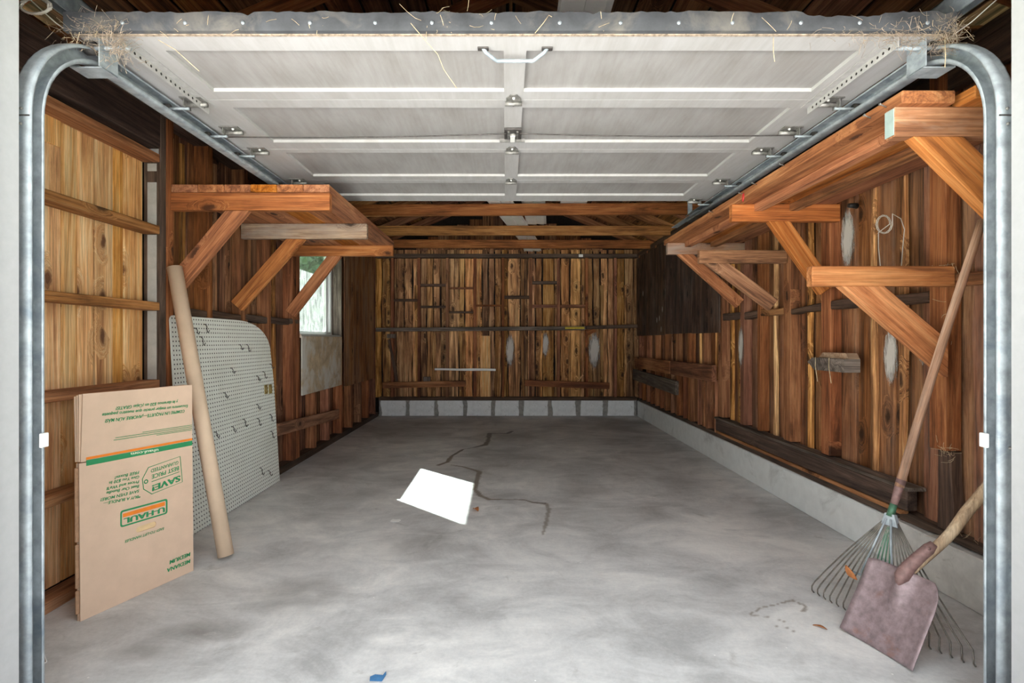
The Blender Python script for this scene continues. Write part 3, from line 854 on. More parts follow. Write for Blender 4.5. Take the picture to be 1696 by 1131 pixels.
box('drip_edge', DXL, DXR, 1.672, 1.684, DZ0 - .002, DZ0 + .0, MAT['nest'], d1, bev=.0005)

def bolt(c, r, nrm, mat, parent):
    c = V(c); n_ = V(nrm)
    return rod('bolt', c, c + n_ * .007, r, r * .7, mat, parent, 8)

def center_hinge(x, y):
    h = poly_prism('hinge', [(-.030, -.028), (-.030, -.004), (-.012, .030), (.012, .030), (.030, -.004), (.030, -.028)], [], .004, MAT['steel'], d1,
                   Matrix(((1, 0, 0, x), (0, -1, 0, y - .005), (0, 0, -1, DZ0 - .003), (0, 0, 0, 1))))
    rod('barrel', (x - .034, y + .026, DZ0 - .012), (x + .034, y + .026, DZ0 - .012), .009, .009, MAT['steel'], h, 10)
    poly_prism('leaf', [(-.026, 0), (.026, 0), (.008, .032), (-.008, .032)], [], .004, MAT['steel'], h,
               Matrix(((1, 0, 0, x), (0, 1, 0, y + .032), (0, 0, 1, DZ0 - .003), (0, 0, 0, 1))))
    bolt((x, y - .012, DZ0 - .005), .006, (0, 0, -1), MAT['keeper'], h)
    bolt((x, y + .048, DZ0 - .005), .006, (0, 0, -1), MAT['darksteel'], h)
for yy in (2.115, 2.675, 3.195): center_hinge(.0305, yy)
# lock and lock cable
lk = box('lock', -.008, .072, 2.405, 2.52, DZ0 - .012, DZ0 - .001, MAT['darksteel'], d1)
rod('lock_cam', (.032, 2.46, DZ0 - .012), (.032, 2.46, DZ0 - .022), .018, .016, MAT['steel'], lk, 14)
for sx in (.012, .052): box('lock_rib', sx - .005, sx + .005, 2.42, 2.50, DZ0 - .018, DZ0 - .012, MAT['steel'], lk)
box('latch_bar', .02, .042, 2.45, 2.52, DZ0 - .026, DZ0 - .018, MAT['keeper'], lk)
box('latch_plate', -.03, .09, 2.53, 2.538, DZ0 - .02, DZ0 - .004, MAT['steel'], lk)
for s, xe in ((-1, -1.33), (1, 1.35)):
    pts = []
    for k in range(41):
        t = k / 40
        xx = .032 + s * .03 + (xe - .032 - s * .03) * t
        sag = .018 * math.sin(math.pi * t)
        pts.append((xx, 2.44 + .06 * t * (1 if s < 0 else .6) - .02 * t, DZ0 - .016 - sag * .5))
    tube('lock_cable', pts, .0032, MAT['darksteel'], d1, 6)
# pull handle
hp = [(-.075, 1.752, DZ0 - .002), (-.066, 1.755, DZ0 - .014), (-.038, 1.775, DZ0 - .026), (-.03, 1.782, DZ0 - .028), (.09, 1.782, DZ0 - .028), (.098, 1.775, DZ0 - .026), (.126, 1.755, DZ0 - .014), (.135, 1.752, DZ0 - .002)]
hd = tube('pull_handle', [(a, b, c) for a, b, c in hp], .0065, MAT['galv'], d1, 8)
for xx in (-.075, .135): box('handle_foot', xx - .018, xx + .018, 1.742, 1.762, DZ0 - .006, DZ0 - .001, MAT['darksteel'], hd)
# perforated angle stiffeners
for s, xa in ((-1, -1.225), (1, 1.245)):
    ang = box('perforated_angle', xa - .0015, xa + .0015, 1.69, 2.20, DZ0 - .030, DZ0 - .0005, MAT['angle'], d1, bev=.0005)
    for k in range(17):
        c = V((xa - s * .0015, 1.73 + k * .027, DZ0 - .016))
        rod('hole_shade_disc', c, c - V((s * .0008, 0, 0)), .0048, .0048, MAT['black'], ang, 8)  # black discs paint the shade of punched holes onto the solid angle
    box('angle_flange', min(xa, xa - s * .03), max(xa, xa - s * .03), 1.70, 2.20, DZ0 - .003, DZ0 - .0005, MAT['angle'], d1, bev=0)
TRX = {-1: -1.350, 1: 1.396}
TZ = 2.024
# side hinges with roller stems
for s in (-1, 1):
    xt = TRX[s]
    for yy in (2.13, 2.42, 2.683, 3.199, 3.64):
        xi = xt - s * .145
        h = poly_prism('roller_hinge', [(0, 0), (.085, 0), (.085, .03), (.03, .055), (0, .045)], [], .004, MAT['steel'], d1,
                       Matrix(((-s * -1, 0, 0, xi), (0, 1, 0, yy - .03), (0, 0, 1, DZ0 - .003), (0, 0, 0, 1))))
        rod('barrel', (xi - s * .006, yy + .012, DZ0 - .016), (xi + s * .085, yy + .012, DZ0 - .016), .010, .010, MAT['steel'], h, 10)
        box('bracket_ear', min(xi + s * .07, xi + s * .074), max(xi + s * .07, xi + s * .074), yy - .02, yy + .03, DZ0 - .034, DZ0 - .004, MAT['steel'], h)
        rod('roller_stem', (xi + s * .06, yy + .0, TZ), (xt + s * .004, yy, TZ), .0055, .0055, MAT['galv'], h, 8)
        rod('roller', (xt - s * .008, yy, TZ), (xt + s * .012, yy, TZ), .019, .019, MAT['darksteel'], h, 14)
        bolt((xi + s * .03, yy - .01, DZ0 - .005), .006, (0, 0, -1), MAT['keeper'], h)
    # bottom corner bracket and its roller
    xb = -1.288 if s < 0 else 1.330
    bm = bmesh.new()
    xo = xb + s * .10
    bm_box(bm, min(xb, xo), max(xb, xo), 1.70, 1.77, -.092 + DZ0, -.088 + DZ0)
    bm_box(bm, min(xb, xb + s * .004), max(xb, xb + s * .004), 1.69, 1.77, DZ0 - .090, DZ0)
    bm_box(bm, min(xo, xo + s * .004), max(xo, xo + s * .004), 1.70, 1.77, DZ0 - .090, DZ0 - .066)
    bb = bm_obj('bottom_bracket', bm, MAT['galv'], d1)
    rod('roller_stem', (xb - s * .08, 1.715, DZ0 - .022), (TRX[s], 1.715, DZ0 - .022), .007, .007, MAT['galv'], bb, 10)
    rod('roller', (TRX[s] - s * .03, 1.715, DZ0 - .022), (TRX[s], 1.715, DZ0 - .022), .021, .021, MAT['darksteel'], bb, 14)

# straw and nest rubbish on the seal
def strands(name, boxes, count, mat, parent, r=.0009, ln=(.02, .07)):
    vs, fs = [], []
    for _ in range(count):
        b = random.choice(boxes)
        p = V((random.gauss(b[0], b[3]), random.gauss(b[1], b[4]), random.gauss(b[2], b[5])))
        d = V((random.gauss(0, 1), random.gauss(0, .5), random.gauss(0, .7))).normalized()
        L = random.uniform(*ln); cur = V((random.gauss(0, 1), random.gauss(0, 1), random.gauss(0, 1))) * .35
        pts = [p + d * L * t + cur * L * t * t for t in (0, .35, .7, 1)]
        v, f = tube_geo(pts, r, 3, False)
        o = len(vs); vs += v; fs += [tuple(k + o for k in q) for q in f]
    o = mesh_obj(name, vs, fs, mat, parent)
    o['kind'] = 'stuff'
    return o
strands('straw', [(-1.29, 1.665, 2.055, .05, .02, .022), (-1.22, 1.67, 2.03, .02, .02, .03), (1.33, 1.665, 2.05, .05, .02, .022), (1.38, 1.66, 2.05, .012, .015, .03), (1.2, 1.665, 2.05, .09, .02, .012)], 900, MAT['nest'], d1, .00055, (.012, .04))
strands('straw', [(-1.30, 1.655, 2.075, .05, .008, .02), (1.36, 1.655, 2.06, .05, .008, .02), (-.14, 1.66, 2.11, .05, .01, .012), (.3, 1.65, 2.07, .7, .006, .012), (-.5, 1.65, 2.07, .5, .006, .012)], 75, MAT['straw'], d1, .0007, (.012, .045))
for pts in ([(P(680, 38, 1.64)), P(700, 62, 1.66), P(725, 90, 1.72), P(735, 115, 1.74), P(760, 151, 1.76)], [P(262, 66, 1.66), P(290, 82, 1.68), P(312, 102, 1.69), P(330, 118, 1.70)],
            [P(1281, 62, 1.66), P(1281, 85, 1.66), P(1283, 102, 1.66)], [P(1565, 62, 1.65), P(1566, 95, 1.65), P(1565, 112, 1.65)], [P(886, 55, 1.65), P(900, 38, 1.64), P(909, 25, 1.65), P(914, 28, 1.65)]):
    tube('straw_stalk', pts, .0011, MAT['straw'], d1, 5)

# ------------------------------------------------------------------ tracks
def sweep_track(s):
    xt = TRX[s]
    R = .285
    yv = 1.507; zc = TZ - R
    path = [(yv, 0.0, 0.0)]                       # y, z, angle (0 = going up)
    for z in (.4, .9, 1.4): path.append((yv, z, 0.0))
    for k in range(15):
        a = math.pi / 2 * k / 14
        path.append((yv + R - R * math.cos(a), zc + R * math.sin(a), a))
    for yy in (2.4, 3.2, 4.06): path.append((yy, TZ, math.pi / 2))
    # profile: (u across in x, towards the wall positive; v along the outward normal)
    prof = [(-.026, -.016), (-.027, -.021), (-.022, -.026), (-.006, -.0265), (.004, -.023), (.014, -.0265), (.021, -.024), (.0255, -.016), (.026, 0), (.0255, .016), (.021, .024), (.012, .0265), (-.012, .0265), (-.022, .026), (-.026, .021), (-.0255, .014)]
    vs, fs = [], []
    m = len(prof)
    for (yy, zz, a) in path:
        n_ = V((0, math.cos(a), -math.sin(a)))    # towards the inside of the bend
        for (u, v) in prof:
            vs.append(V((xt + s * u, yy, zz)) + n_ * (v))
    for i in range(len(path) - 1):
        for k in range(m - 1):
            fs.append((i * m + k, i * m + k + 1, (i + 1) * m + k + 1, (i + 1) * m + k))
    o = mesh_obj('track_channel', vs, fs, MAT['galv'], None, None, True)
    md = o.modifiers.new('wall thickness', 'SOLIDIFY'); md.thickness = .0022; md.offset = 0
    return o
for s, side in ((-1, 'left'), (1, 'right')):
    xt = TRX[s]
    T = thing('door_track', (xt, 1.507, 0), 'galvanized curved roller track along the %s side of the door opening' % side, 'track', 'galvanized door tracks')
    ch = sweep_track(s)
    ch.parent = T; ch.matrix_parent_inverse = W[T.name].inverted()
    for zz in (.42, 1.08, 1.70):
        b = box('wall_bracket', min(xt + s * .01, xt + s * .05), max(xt + s * .01, xt + s * .05), 1.46, 1.53, zz - .05, zz + .05, MAT['galv'], T)
    for (zz, u) in ((1.742, -.006), (1.70, -.004), (.8, .004)):
        bolt((xt + s * u, 1.482, zz), .005, (0, -1, 0), MAT['steel'], T)
    box('splice_plate', xt - .027, xt + .0275, 1.4785, 1.4805, 1.722, 1.726, MAT['darksteel'], T, bev=0)
    kx = xt - s * .032
    box('keeper', min(kx, kx - s * .006) - (.001), max(kx, kx - s * .006) + .001, 1.505, 1.53, .795, .835, MAT['keeper'], T)
    if s > 0:
        for zz in (1.02, 1.035, .99, .965, .91, .88, .85, .82):
            box('slot', xt + .009, xt + .014, 1.4785, 1.481, zz - .004, zz + .004, MAT['black'], T, bev=0)
    # rear hanger at the end of the horizontal run
    box('rear_hanger', xt - .014, xt + .014, 4.03, 4.06, 2.05, 2.31, MAT['galv'], T)
    box('rear_angle', min(xt, xt + s * .05), max(xt, xt + s * .05), 3.9, 4.5, 2.045, 2.049, MAT['galv'], T)
# spring rails above the tracks
for s, side in ((-1, 'left'), (1, 'right')):
    xa = -1.40 if s < 0 else 1.445
    T = thing('spring_rail', (xa, 1.5, 2.2), 'galvanized angle rail hung above the %s door track' % side, 'steel rail', 'galvanized rails above the tracks')
    bm = bmesh.new()
    x2 = xa + s * .09
    bm_box(bm, min(xa, x2), max(xa, x2), 1.46, 3.9, 2.218, 2.222)
    bm_box(bm, min(xa, xa + s * .004), max(xa, xa + s * .004), 1.46, 3.9, 2.150, 2.222)
    bm_box(bm, min(x2, x2 - s * .004), max(x2, x2 - s * .004), 1.46, 3.9, 2.19, 2.218)
    bm_obj('angle', bm, MAT['galv'], T)
    for yy in (1.7, 1.8, 1.95): bolt((xa + s * .045, yy, 2.218), .007, (0, 0, -1), MAT['darksteel'], T)
    for yy in (1.47, 3.4): box('strap', min(xa, xa + s * .003) - .0, max(xa, xa + s * .003), yy, yy + .03, 2.285, 2.34, MAT['galv'], T, bev=0)
    tube('lift_cable', [(xa - s * -.085, 1.5, 2.19), (xa + s * .02, 1.68, 2.10), (xa - s * .05, 1.72, 2.05)], .002, MAT['wire'], T, 6)
# coiled cord at the upper left corner
pts = []
for k in range(70):
    a = k * .36
    pts.append(V((-1.43 + .045 * math.cos(a) * (1 + .1 * math.sin(k)), 1.62 + .004 * math.sin(k * 1.7), 2.115 + .024 * math.sin(a))))
cc = thing('coiled_cord', (-1.43, 1.62, 2.09), 'small pale coil of cord hanging in the upper left corner', 'cord')
tube('coil', pts, .0028, MAT['wire'], cc, 6)
box('cord_clip', -1.435, -1.405, 1.60, 1.605, 2.125, 2.150, MAT['galv'], cc)

# ------------------------------------------------------------------ vinyl siding offcuts stored on the ties
def siding_plank(label, xa, ya, xb, yb, w, zs, lips=2):
    o = thing('siding_plank', (xa, ya, zs[0][1]), label, 'siding plank', 'vinyl siding stored on the roof ties')
    prof = [(0, 0), (.012, .012), (w * .48, .004), (w * .5, .016), (w - .03, .004), (w - .028, .012), (w, .012)]
    vs, fs = [], []
    m = len(prof)
    for (t, z) in zs:
        c = V((xa + (xb - xa) * t, ya + (yb - ya) * t, z))
        for (u, v) in prof: vs.append(c + V((u, 0, v)))
    for i in range(len(zs) - 1):
        for k in range(m - 1): fs.append((i * m + k, i * m + k + 1, (i + 1) * m + k + 1, (i + 1) * m + k))
    p = mesh_obj('plank', vs, fs, MAT['vinyl'], o)
    md = p.modifiers.new('wall thickness', 'SOLIDIFY'); md.thickness = .002
    n = 26
    for k in range(n):
        t = (k + .5) / n
        zz = np.interp(t, [q[0] for q in zs], [q[1] for q in zs])
        c = V((xa + (xb - xa) * t + w - .014, ya + (yb - ya) * t, zz + .0105))
        if c.y < 2.6: box('nail_slot', c.x - .003, c.x + .003, c.y - .012, c.y + .012, c.z, c.z + .001, MAT['black'], p, bev=0)
    return o
siding_plank('pale vinyl siding plank whose end sags to the back wall plate', -.30, 4.4, .262, 7.55, .24, [(0, 2.42), (.25, 2.42), (.55, 2.42), (.84, 2.42), (.92, 2.395), (1, 2.35)])
siding_plank('pale vinyl siding plank lying beside the sagging one on the ties', .075, 4.3, .243, 6.22, .23, [(0, 2.44), (1, 2.44)])
siding_plank('short vinyl siding offcut on the ties just behind the raised door', .49, 4.5, .53, 5.3, .26, [(0, 2.42), (1, 2.42)])
siding_plank('slotted vinyl siding plank showing above the door seal', .20, 1.75, .24, 4.25, .22, [(0, 2.424), (1, 2.424)])

# ------------------------------------------------------------------ left shelf on three brackets
XS = -.966
ls = thing('wall_shelf', (-1.84, 3.75, 1.80), 'orange wooden plank shelf on three diagonal brackets on the left wall', 'shelf')
for k in range(6):
    xa = -1.832 + k * .1445
    board('plank', (xa + .072, 2.915, 1.930), (xa + .072, 4.60, 1.930), .1425, .042, V((0, 0, 1)), MAT['shelf'], ls)
for yy, m, z0, w in ((2.94, 'shelf', 1.81, .097), (3.72, 'shelfgrey', 1.797, .105), (4.58, 'shelf', 1.797, .088)):
    xe = XS if m != 'shelfgrey' else -.966
    z0 = 1.908 - w
    board('arm', (-1.84, yy, z0 + w / 2), (xe, yy, z0 + w / 2), w, .042, V((0, -1, 0)), MAT[m], ls)
def brace(parent, xa, za, xb, zb, yy, w, t, mat, top='h', bot='s'):
    """brace in a plane of constant depth; za is the underside of the arm; ends cut level (h), plumb (v) or square (s)"""
    a, b = V((xb, yy, zb)), V((xa, yy, za))
    M = frame_from(a, b, V((0, -1, 0)))
    X, Z = M.col[0].to_3d(), M.col[2].to_3d()
    L = (b - a).length
    sl = {'s': 0.0, 'h': Z.x / X.x, 'v': Z.z / X.z}
    vs = []
    for k, cut in ((-1, sl[bot]), (1, sl[top])):
        for (u, v) in ((-1, -1), (1, -1), (1, 1), (-1, 1)):
            vs.append(V((u * w / 2, v * t / 2, k * L / 2 + cut * u * w / 2)))
    bm = bmesh.new()
    bv_ = [bm.verts.new(v) for v in vs]
    for f in ((0, 1, 2, 3), (4, 5, 6, 7), (0, 1, 5, 4), (1, 2, 6, 5), (2, 3, 7, 6), (3, 0, 4, 7)): bm.faces.new([bv_[q] for q in f])
    bmesh.ops.bevel(bm, geom=list(bm.edges), offset=.003, segments=1, affect='EDGES', profile=.5)
    return bm_obj('brace', bm, MAT[mat], parent, M)
brace(ls, -1.475, 1.810, -1.80, 1.425, 2.94, .098, .04, 'shelf', 'h', 'v')
brace(ls, -1.462, 1.802, -1.875, 1.335, 3.72, .098, .04, 'shelf')
brace(ls, -1.470, 1.819, -1.850, 1.325, 4.58, .095, .04, 'shelf')

# ------------------------------------------------------------------ right shelf
rs = thing('wall_shelf', (1.89, 3.0, 1.78), 'long orange plank shelf on diagonal brackets along the right wall', 'shelf')
ZT = 1.872
for k, (xa, w, y0, m) in enumerate(((1.29, .175, 1.735, 'shelf'), (1.495, .175, 1.70, 'shelf'), (1.70, .175, 1.72, 'shelf'))):
    board('plank', (xa + w / 2, y0, ZT + .021), (xa + w / 2, 4.36, ZT + .021), w, .042, V((0, 0, 1)), MAT[m], rs, bev=.004)
for xs_, y0, m in ((1.345, 1.83, 'shelf'), (1.545, 1.83, 'girt')):
    board('stringer', (xs_ + .09, 1.83, ZT - .02), (xs_ + .09, 4.2, ZT - .02), .05, .04, V((0, 0, 1)), MAT[m], rs)
for yy, m, w, xe in ((1.785, 'shelfwet', .098, 1.89), (3.05, 'shelf', .097, 1.90), (4.26, 'shelfwet', .09, 1.90)):
    board('arm', (1.285, yy, ZT - w / 2), (xe, yy, ZT - w / 2), w, .045, V((0, -1, 0)), MAT[m], rs)
board('end_paint', (1.284, 1.785, ZT - .093), (1.284, 1.785, ZT - .006), .04, .003, V((-1, 0, 0)), MAT['teal'], rs, bev=0)
brace(rs, 1.43, 1.774, 1.87, 1.34, 1.785, .118, .045, 'shelf', 'h', 'v')
brace(rs, 1.555, 1.775, 1.83, 1.385, 3.05, .098, .045, 'shelf')
brace(rs, 1.43, 1.782, 1.865, 1.39, 4.26, .085, .045, 'shelf')
for (px, py) in ((1466, 178), (1298, 275), (1230, 322), (1252, 306), (1440, 196), (1180, 352)):
    D = 1.286 * F / (px - CX)
    c = V((1.292, D, CH + (CY - py) * D / F)); c.z = min(max(c.z, ZT + .008), ZT + .036)
    nl = rod('nail', c, c + V((-.032, -.012, .006)), .0022, .0022, MAT['steel'], rs, 6)
    rod('nail_head', c + V((-.031, -.012, .006)), c + V((-.034, -.0125, .006)), .005, .005, MAT['steel'], nl, 8)

# freestanding wall brackets without a shelf
b1 = thing('shelf_bracket', (1.89, 2.26, 1.33), 'bright orange timber bracket with empty arm behind the rake handle', 'bracket', 'empty wall brackets')
board('arm', (1.287, 2.262, 1.369), (1.888, 2.262, 1.369), .084, .045, V((0, -1, 0)), MAT['shelf'], b1)
brace(b1, 1.50, 1.327, 1.86, 1.02, 2.262, .118, .045, 'shelf', 'h', 'v')
b2 = thing('shelf_bracket', (1.89, 3.60, 1.62), 'small brown timber bracket with empty arm near the dark plywood panel', 'bracket', 'empty wall brackets')
board('arm', (1.30, 3.60, 1.66), (1.89, 3.60, 1.66), .088, .042, V((0, -1, 0)), MAT['girt'], b2)
brace(b2, 1.42, 1.616, 1.80, 1.335, 3.60, .092, .040, 'girt')

# little wooden perch on the right wall
D = 3.02
pc = thing('wooden_perch', (1.85, D, .92), 'pointed grey wooden block nailed to the right wall like a perch', 'block')
poly_prism('block', [(-.17, 0), (.11, 0), (.18, .045), (.13, .072), (-.17, .072)], [], .085, MAT['grey'], pc,
           Matrix(((0, 0, 1, 1.852), (1, 0, 0, D), (0, 1, 0, .925), (0, 0, 0, 1))))
poly_prism('cap', [(-.165, 0), (.11, 0), (.07, .03), (-.14, .03)], [], .06, MAT['handle2'], pc,
           Matrix(((0, 0, 1, 1.866), (1, 0, 0, D), (0, 1, 0, .998), (0, 0, 0, 1))))
for yy in (D - .04, D + .09):
    tube('straw', [(1.806, yy, 1.0), (1.802, yy - .004, .95), (1.806, yy - .02, .86)], .002, MAT['straw'], pc, 5)

# wire loop hanging on the right wall
wlp = thing('wire_loop', (1.93, 2.65, 1.5), 'thin pale wire bent into a loop, hanging on the right wall', 'wire')
def on_x(px, py, x): return P(px, py, x * F / (px - CX))
pp = [on_x(1464 + 9.5 * math.cos(k * .5) * (1 + .02 * k), 371 - 13 * math.sin(k * .5) * (1 + .01 * k), 1.885 + .003 * math.sin(k)) for k in range(26)]
pth = [on_x(a, b, 1.885) for a, b in ((1458, 440), (1455, 410), (1455, 385))] + pp + [on_x(a, b, 1.888) for a, b in ((1478, 354), (1492, 362), (1498, 380), (1496, 400), (1493, 440))]
tube('wire', pth, .0022, MAT['wire'], wlp, 6)

kn = on_x(1419, 341, 1.93)
rod('insulator_knob', kn, kn + V((-.05, -.01, 0)), .016, .012, MAT['black'], wr, 12)
tg = P(1233, 326, 1.286 * F / (1233 - CX))
tube('red_tag', [tg + V((-.004, 0, .02)), tg + V((-.006, -.006, -.01)), tg + V((-.006, .004, -.025)), tg + V((-.006, .014, -.008)), tg + V((-.004, .01, .018))], .003, MAT['redtag'], rs, 6)
# dark timber laid along the curb
lt = board('ledge_timber', (1.905, 2.50, .345), (1.905, 4.78, .345), .10, .055, NR, MAT['dark'], wr, bev=.006)
board('ledge_cap', (1.915, 2.48, .402), (1.915, 4.80, .402), .085, .018, V((0, 0, 1)), MAT['grey'], wr)
board('ledge_lath', (1.905, 2.55, .278), (1.905, 4.78, .278), .022, .045, NR, MAT['girt'], wr)

lt['label'] = 'long dark weathered timber lying along the curb'

# ------------------------------------------------------------------ pegboard leaning on the left wall
pgl = thing('pegboard', (-1.78, 3.5, 0), 'white perforated pegboard with a rounded corner leaning on the left wall', 'pegboard')
y0, y1, Ht = 2.90, 4.155, 1.235
rx_, rz_ = .50, .24
Lp = y1 - y0
out = [(-Lp / 2, 0), (Lp / 2, 0)]
out += [(Lp / 2 - .012, Ht - rz_ - .22)]
for k in range(13):
    a = math.pi / 2 * k / 12
    out.append((Lp / 2 - .04 - rx_ + rx_ * math.cos(a) ** .9, Ht - rz_ + rz_ * math.sin(a) ** .9))
for k in range(6):
    a = math.pi / 2 + math.pi / 2 * k / 5
    out.append((-Lp / 2 + .03 + .03 * math.cos(a), Ht - .03 + .03 * math.sin(a)))
bx0, tx0 = -1.765, -1.832
upv = V((tx0 - bx0, 0, Ht)).normalized()
uu = V((0, 1, 0)); nn = uu.cross(upv).normalized()
Mp = Matrix((uu, upv, nn)).transposed().to_4x4(); Mp.translation = V((bx0, (y0 + y1) / 2, .002))
pb = poly_prism('perforated_sheet', out, [], .006, MAT['peg'], pgl, Mp)
pinv = Mp.inverted()
def on_plane(px, py, p0, n_):
    d = V(((px - CX) / F, 1, -(py - CY) / F)); o = V((0, 0, CH))
    return o + d * ((p0 - o).dot(n_) / d.dot(n_))
sc = 220 / 672
for (zx, zy) in ((210, 140), (180, 105), (237, 78), (410, 195), (450, 185), (365, 300), (565, 290), (530, 325), (498, 345), (337, 435), (495, 490), (435, 560), (505, 565), (567, 545), (370, 610), (572, 628), (290, 630), (213, 700), (562, 825), (520, 800)):
    c = on_plane(260 + zx * sc, 510 + zy * sc, Mp.translation, nn)
    l = pinv @ c; l.x = round(l.x / .0254) * .0254; l.y = round(l.y / .0254) * .0254
    k = random.choice((.03, .045))
    pts = [V((l.x, l.y, .002)), V((l.x, l.y, .012)), V((l.x + .002, l.y - .012, .02)), V((l.x, l.y - k, .022)), V((l.x - .006, l.y - k - .006, .032)), V((l.x - .008, l.y - k + .008, .04))]
    tube('hook', [Mp @ q for q in pts], .0026, MAT['darksteel'], pgl, 6)
for (zx, zy) in ((548, 412), (570, 410)):
    c = on_plane(260 + zx * sc, 510 + zy * sc, Mp.translation, nn); l = pinv @ c
    M2 = Mp @ Matrix.Translation((l.x, l.y, .006))
    pl = poly_prism('brass_plate', [(-.022, -.034), (.022, -.034), (.022, .034), (-.022, .034)], [[(-.008, -.016), (.008, -.016), (.008, .016), (-.008, .016)]], .006, MAT['brass'], pgl, M2)

# ------------------------------------------------------------------ cardboard tube
tp, bt = V((-1.768, 2.845, 1.487)), V((-1.405, 2.675, .018))
ct = thing('cardboard_tube', (bt.x, bt.y, 0), 'long tan cardboard tube leaning across the white pegboard', 'tube')
n = 24; L = (tp - bt).length
vs, fs = [], []
for i, z in enumerate((-L / 2, L / 2)):
    for r in (.037, .033):
        for k in range(n):
            a = 2 * math.pi * k / n; vs.append((r * math.cos(a), r * math.sin(a), z))
for k in range(n):
    k2 = (k + 1) % n
    fs += [(k, k2, 2 * n + k2, 2 * n + k), (n + k2, n + k, 3 * n + k, 3 * n + k2), (k2, k, n + k, n + k2), (2 * n + k, 2 * n + k2, 3 * n + k2, 3 * n + k)]
mesh_obj('tube_wall', vs, fs, MAT['tubecard'], ct, frame_from(bt, tp, V((0, -1, 0))), True)
me = bpy.data.objects['tube_wall'].data
for p in me.polygons: p.use_smooth = abs(p.normal.z) < .5
rod('end_plug', bt + (tp - bt) * .005, bt + (tp - bt) * .012, .0328, .0328, MAT['keeper'], ct, 20)

# ------------------------------------------------------------------ flattened moving box
BP = V((-1.66, 2.08, 0)); bu = V((.347, .938, 0)).normalized(); bv = V((-.012, .004, 1)).normalized()
bn = bu.cross(bv).normalized()                       # towards the viewer
if bn.x < 0: bn = -bn
bv = bn.cross(bu).normalized()
BW = .492
mbx = thing('moving_box', BP, 'flattened brown moving box with upside down green and orange print', 'cardboard box')
def uv(px, py):
    q = on_plane(px, py, BP, bn) - BP
    return q.dot(bu), q.dot(bv)
def plane_M(off):
    M = Matrix((bu, bv, bn)).transposed().to_4x4(); M.translation = BP + bn * off
    return M
vcl, vcr = uv(143, 769)[1], uv(322, 726)[1]
VC = (vcl + vcr) / 2
sa, sb = uv(225.5, 877.6), uv(259, 867.8)
def slot_loop(a, b, r):
    x0, x1, y = a[0] + r, b[0] - r, a[1]
    return [(x1 + r * math.cos(t), y + r * math.sin(t)) for t in [math.pi * (k / 8 - .5) for k in range(9)]] + [(x0 - r * math.cos(t), y - r * math.sin(t)) for t in [math.pi * (k / 8 - .5) for k in range(9)]]
sv = (sa[1] + sb[1]) / 2
sl = slot_loop((sa[0], sv), (sb[0], sv), .0125)
TH = .0045
VT = uv(322, 637)[1]
front = poly_prism('front_panel', [(0, 0.001), (BW, 0.001), (BW, VC - .002), (0, VC - .002)], [sl], TH, MAT['card'], mbx, plane_M(-TH / 2))
flapM = plane_M(-TH / 2 - .001)
front_flap = poly_prism('front_flap', [(.006, VC + .002), (BW, VC + .002), (BW + .003, VT), (.016, VT + .002)], [], TH, MAT['card'], mbx, flapM)
poly_prism('slot_backing', [(sa[0] - .02, sv - .03), (sb[0] + .02, sv - .03), (sb[0] + .02, sv + .03), (sa[0] - .02, sv + .03)], [], .001, MAT['slotback'], mbx, plane_M(-.0066))
for k, off in enumerate((.0095, .0165)):
    poly_prism('inner_panel', [(.002 - .002 * k, .001), (BW - .004, .001), (BW - .004, VC - .003), (.002 - .002 * k, VC - .003)], [], TH, MAT['card'], mbx, plane_M(-off))
# rear flaps splay a little away from the front one
for k, (off, tilt, du) in enumerate(((.009, .006, .002), (.0145, .02, .0), (.020, .04, -.002))):
    Rm = Matrix.Translation(BP + bn * (-off) + bv * VC) @ Matrix((bu, (bv - bn * tilt).normalized(), bn)).transposed().to_4x4()
    poly_prism('rear_flap', [(du, .004), (BW - .01, .004), (BW - .012, VT - VC - .002 * k), (du + .004, VT - VC - .004 * k)], [], TH, MAT['card'], mbx, Rm)
# corrugated fold line along the left edge
for (z0, z1) in ((.03, .12), (.13, .30), (.31, .60)):
    board('fold_edge', BP + bn * -.012 + bu * -.002 + bv * z0, BP + bn * -.012 + bu * -.002 + bv * z1, .016, .008, bn, MAT['cardedge'], mbx)

def print_mesh(name, poly, mat, hol=(), parent=front, off=.0008):
    return poly_prism(name, poly, list(hol), .0006, mat, parent, plane_M(off))
def print_text(body, s_px, e_px, h_px, bold=.012, shear=0.0, mat='green', parent=front, name='lettering'):
    s = V(uv(*s_px)); e = V(uv(*e_px))
    mid = ((s_px[0] + e_px[0]) / 2, (s_px[1] + e_px[1]) / 2)
    hgt = abs(uv(mid[0], mid[1] - h_px / 2)[1] - uv(mid[0], mid[1] + h_px / 2)[1])
    src = text_mesh(body, min(bold, .012), shear)
    xs = [v.co.x for v in src.vertices]
    x0, x1 = min(xs), max(xs)
    cap = .70
    d = (e - s)
    vs, fs = [], []
    for dx in (-bold, 0, bold):
        o = len(vs)
        for v in src.vertices:
            t = (v.co.x + dx - x0) / (x1 - x0); h = v.co.y / cap - .5
            q = s + d * t + V((0, -1)) * (h * hgt)
            vs.append((q.x, q.y, .00025 * (1 + (dx > 0) - (dx < 0))))
        fs += [tuple(k + o for k in p.vertices) for p in src.polygons]
    me = bpy.data.meshes.new(name)
    me.from_pydata(vs, [], fs)
    me.materials.append(MAT[mat])
    bpy.data.meshes.remove(src)
    me.name = name
    return link(bpy.data.objects.new(name, me), parent, plane_M(.0011))
print_text('y le daremos $20 en ¡Cajas GRATIS!', (294.8, 665.2), (191.5, 676.5), 5.0, .024, .2, parent=front_flap)
print_text('Encuentra un mejor precio que nuestro paquete', (311, 672.5), (168.8, 687.4), 5.0, .024, .2, parent=front_flap)
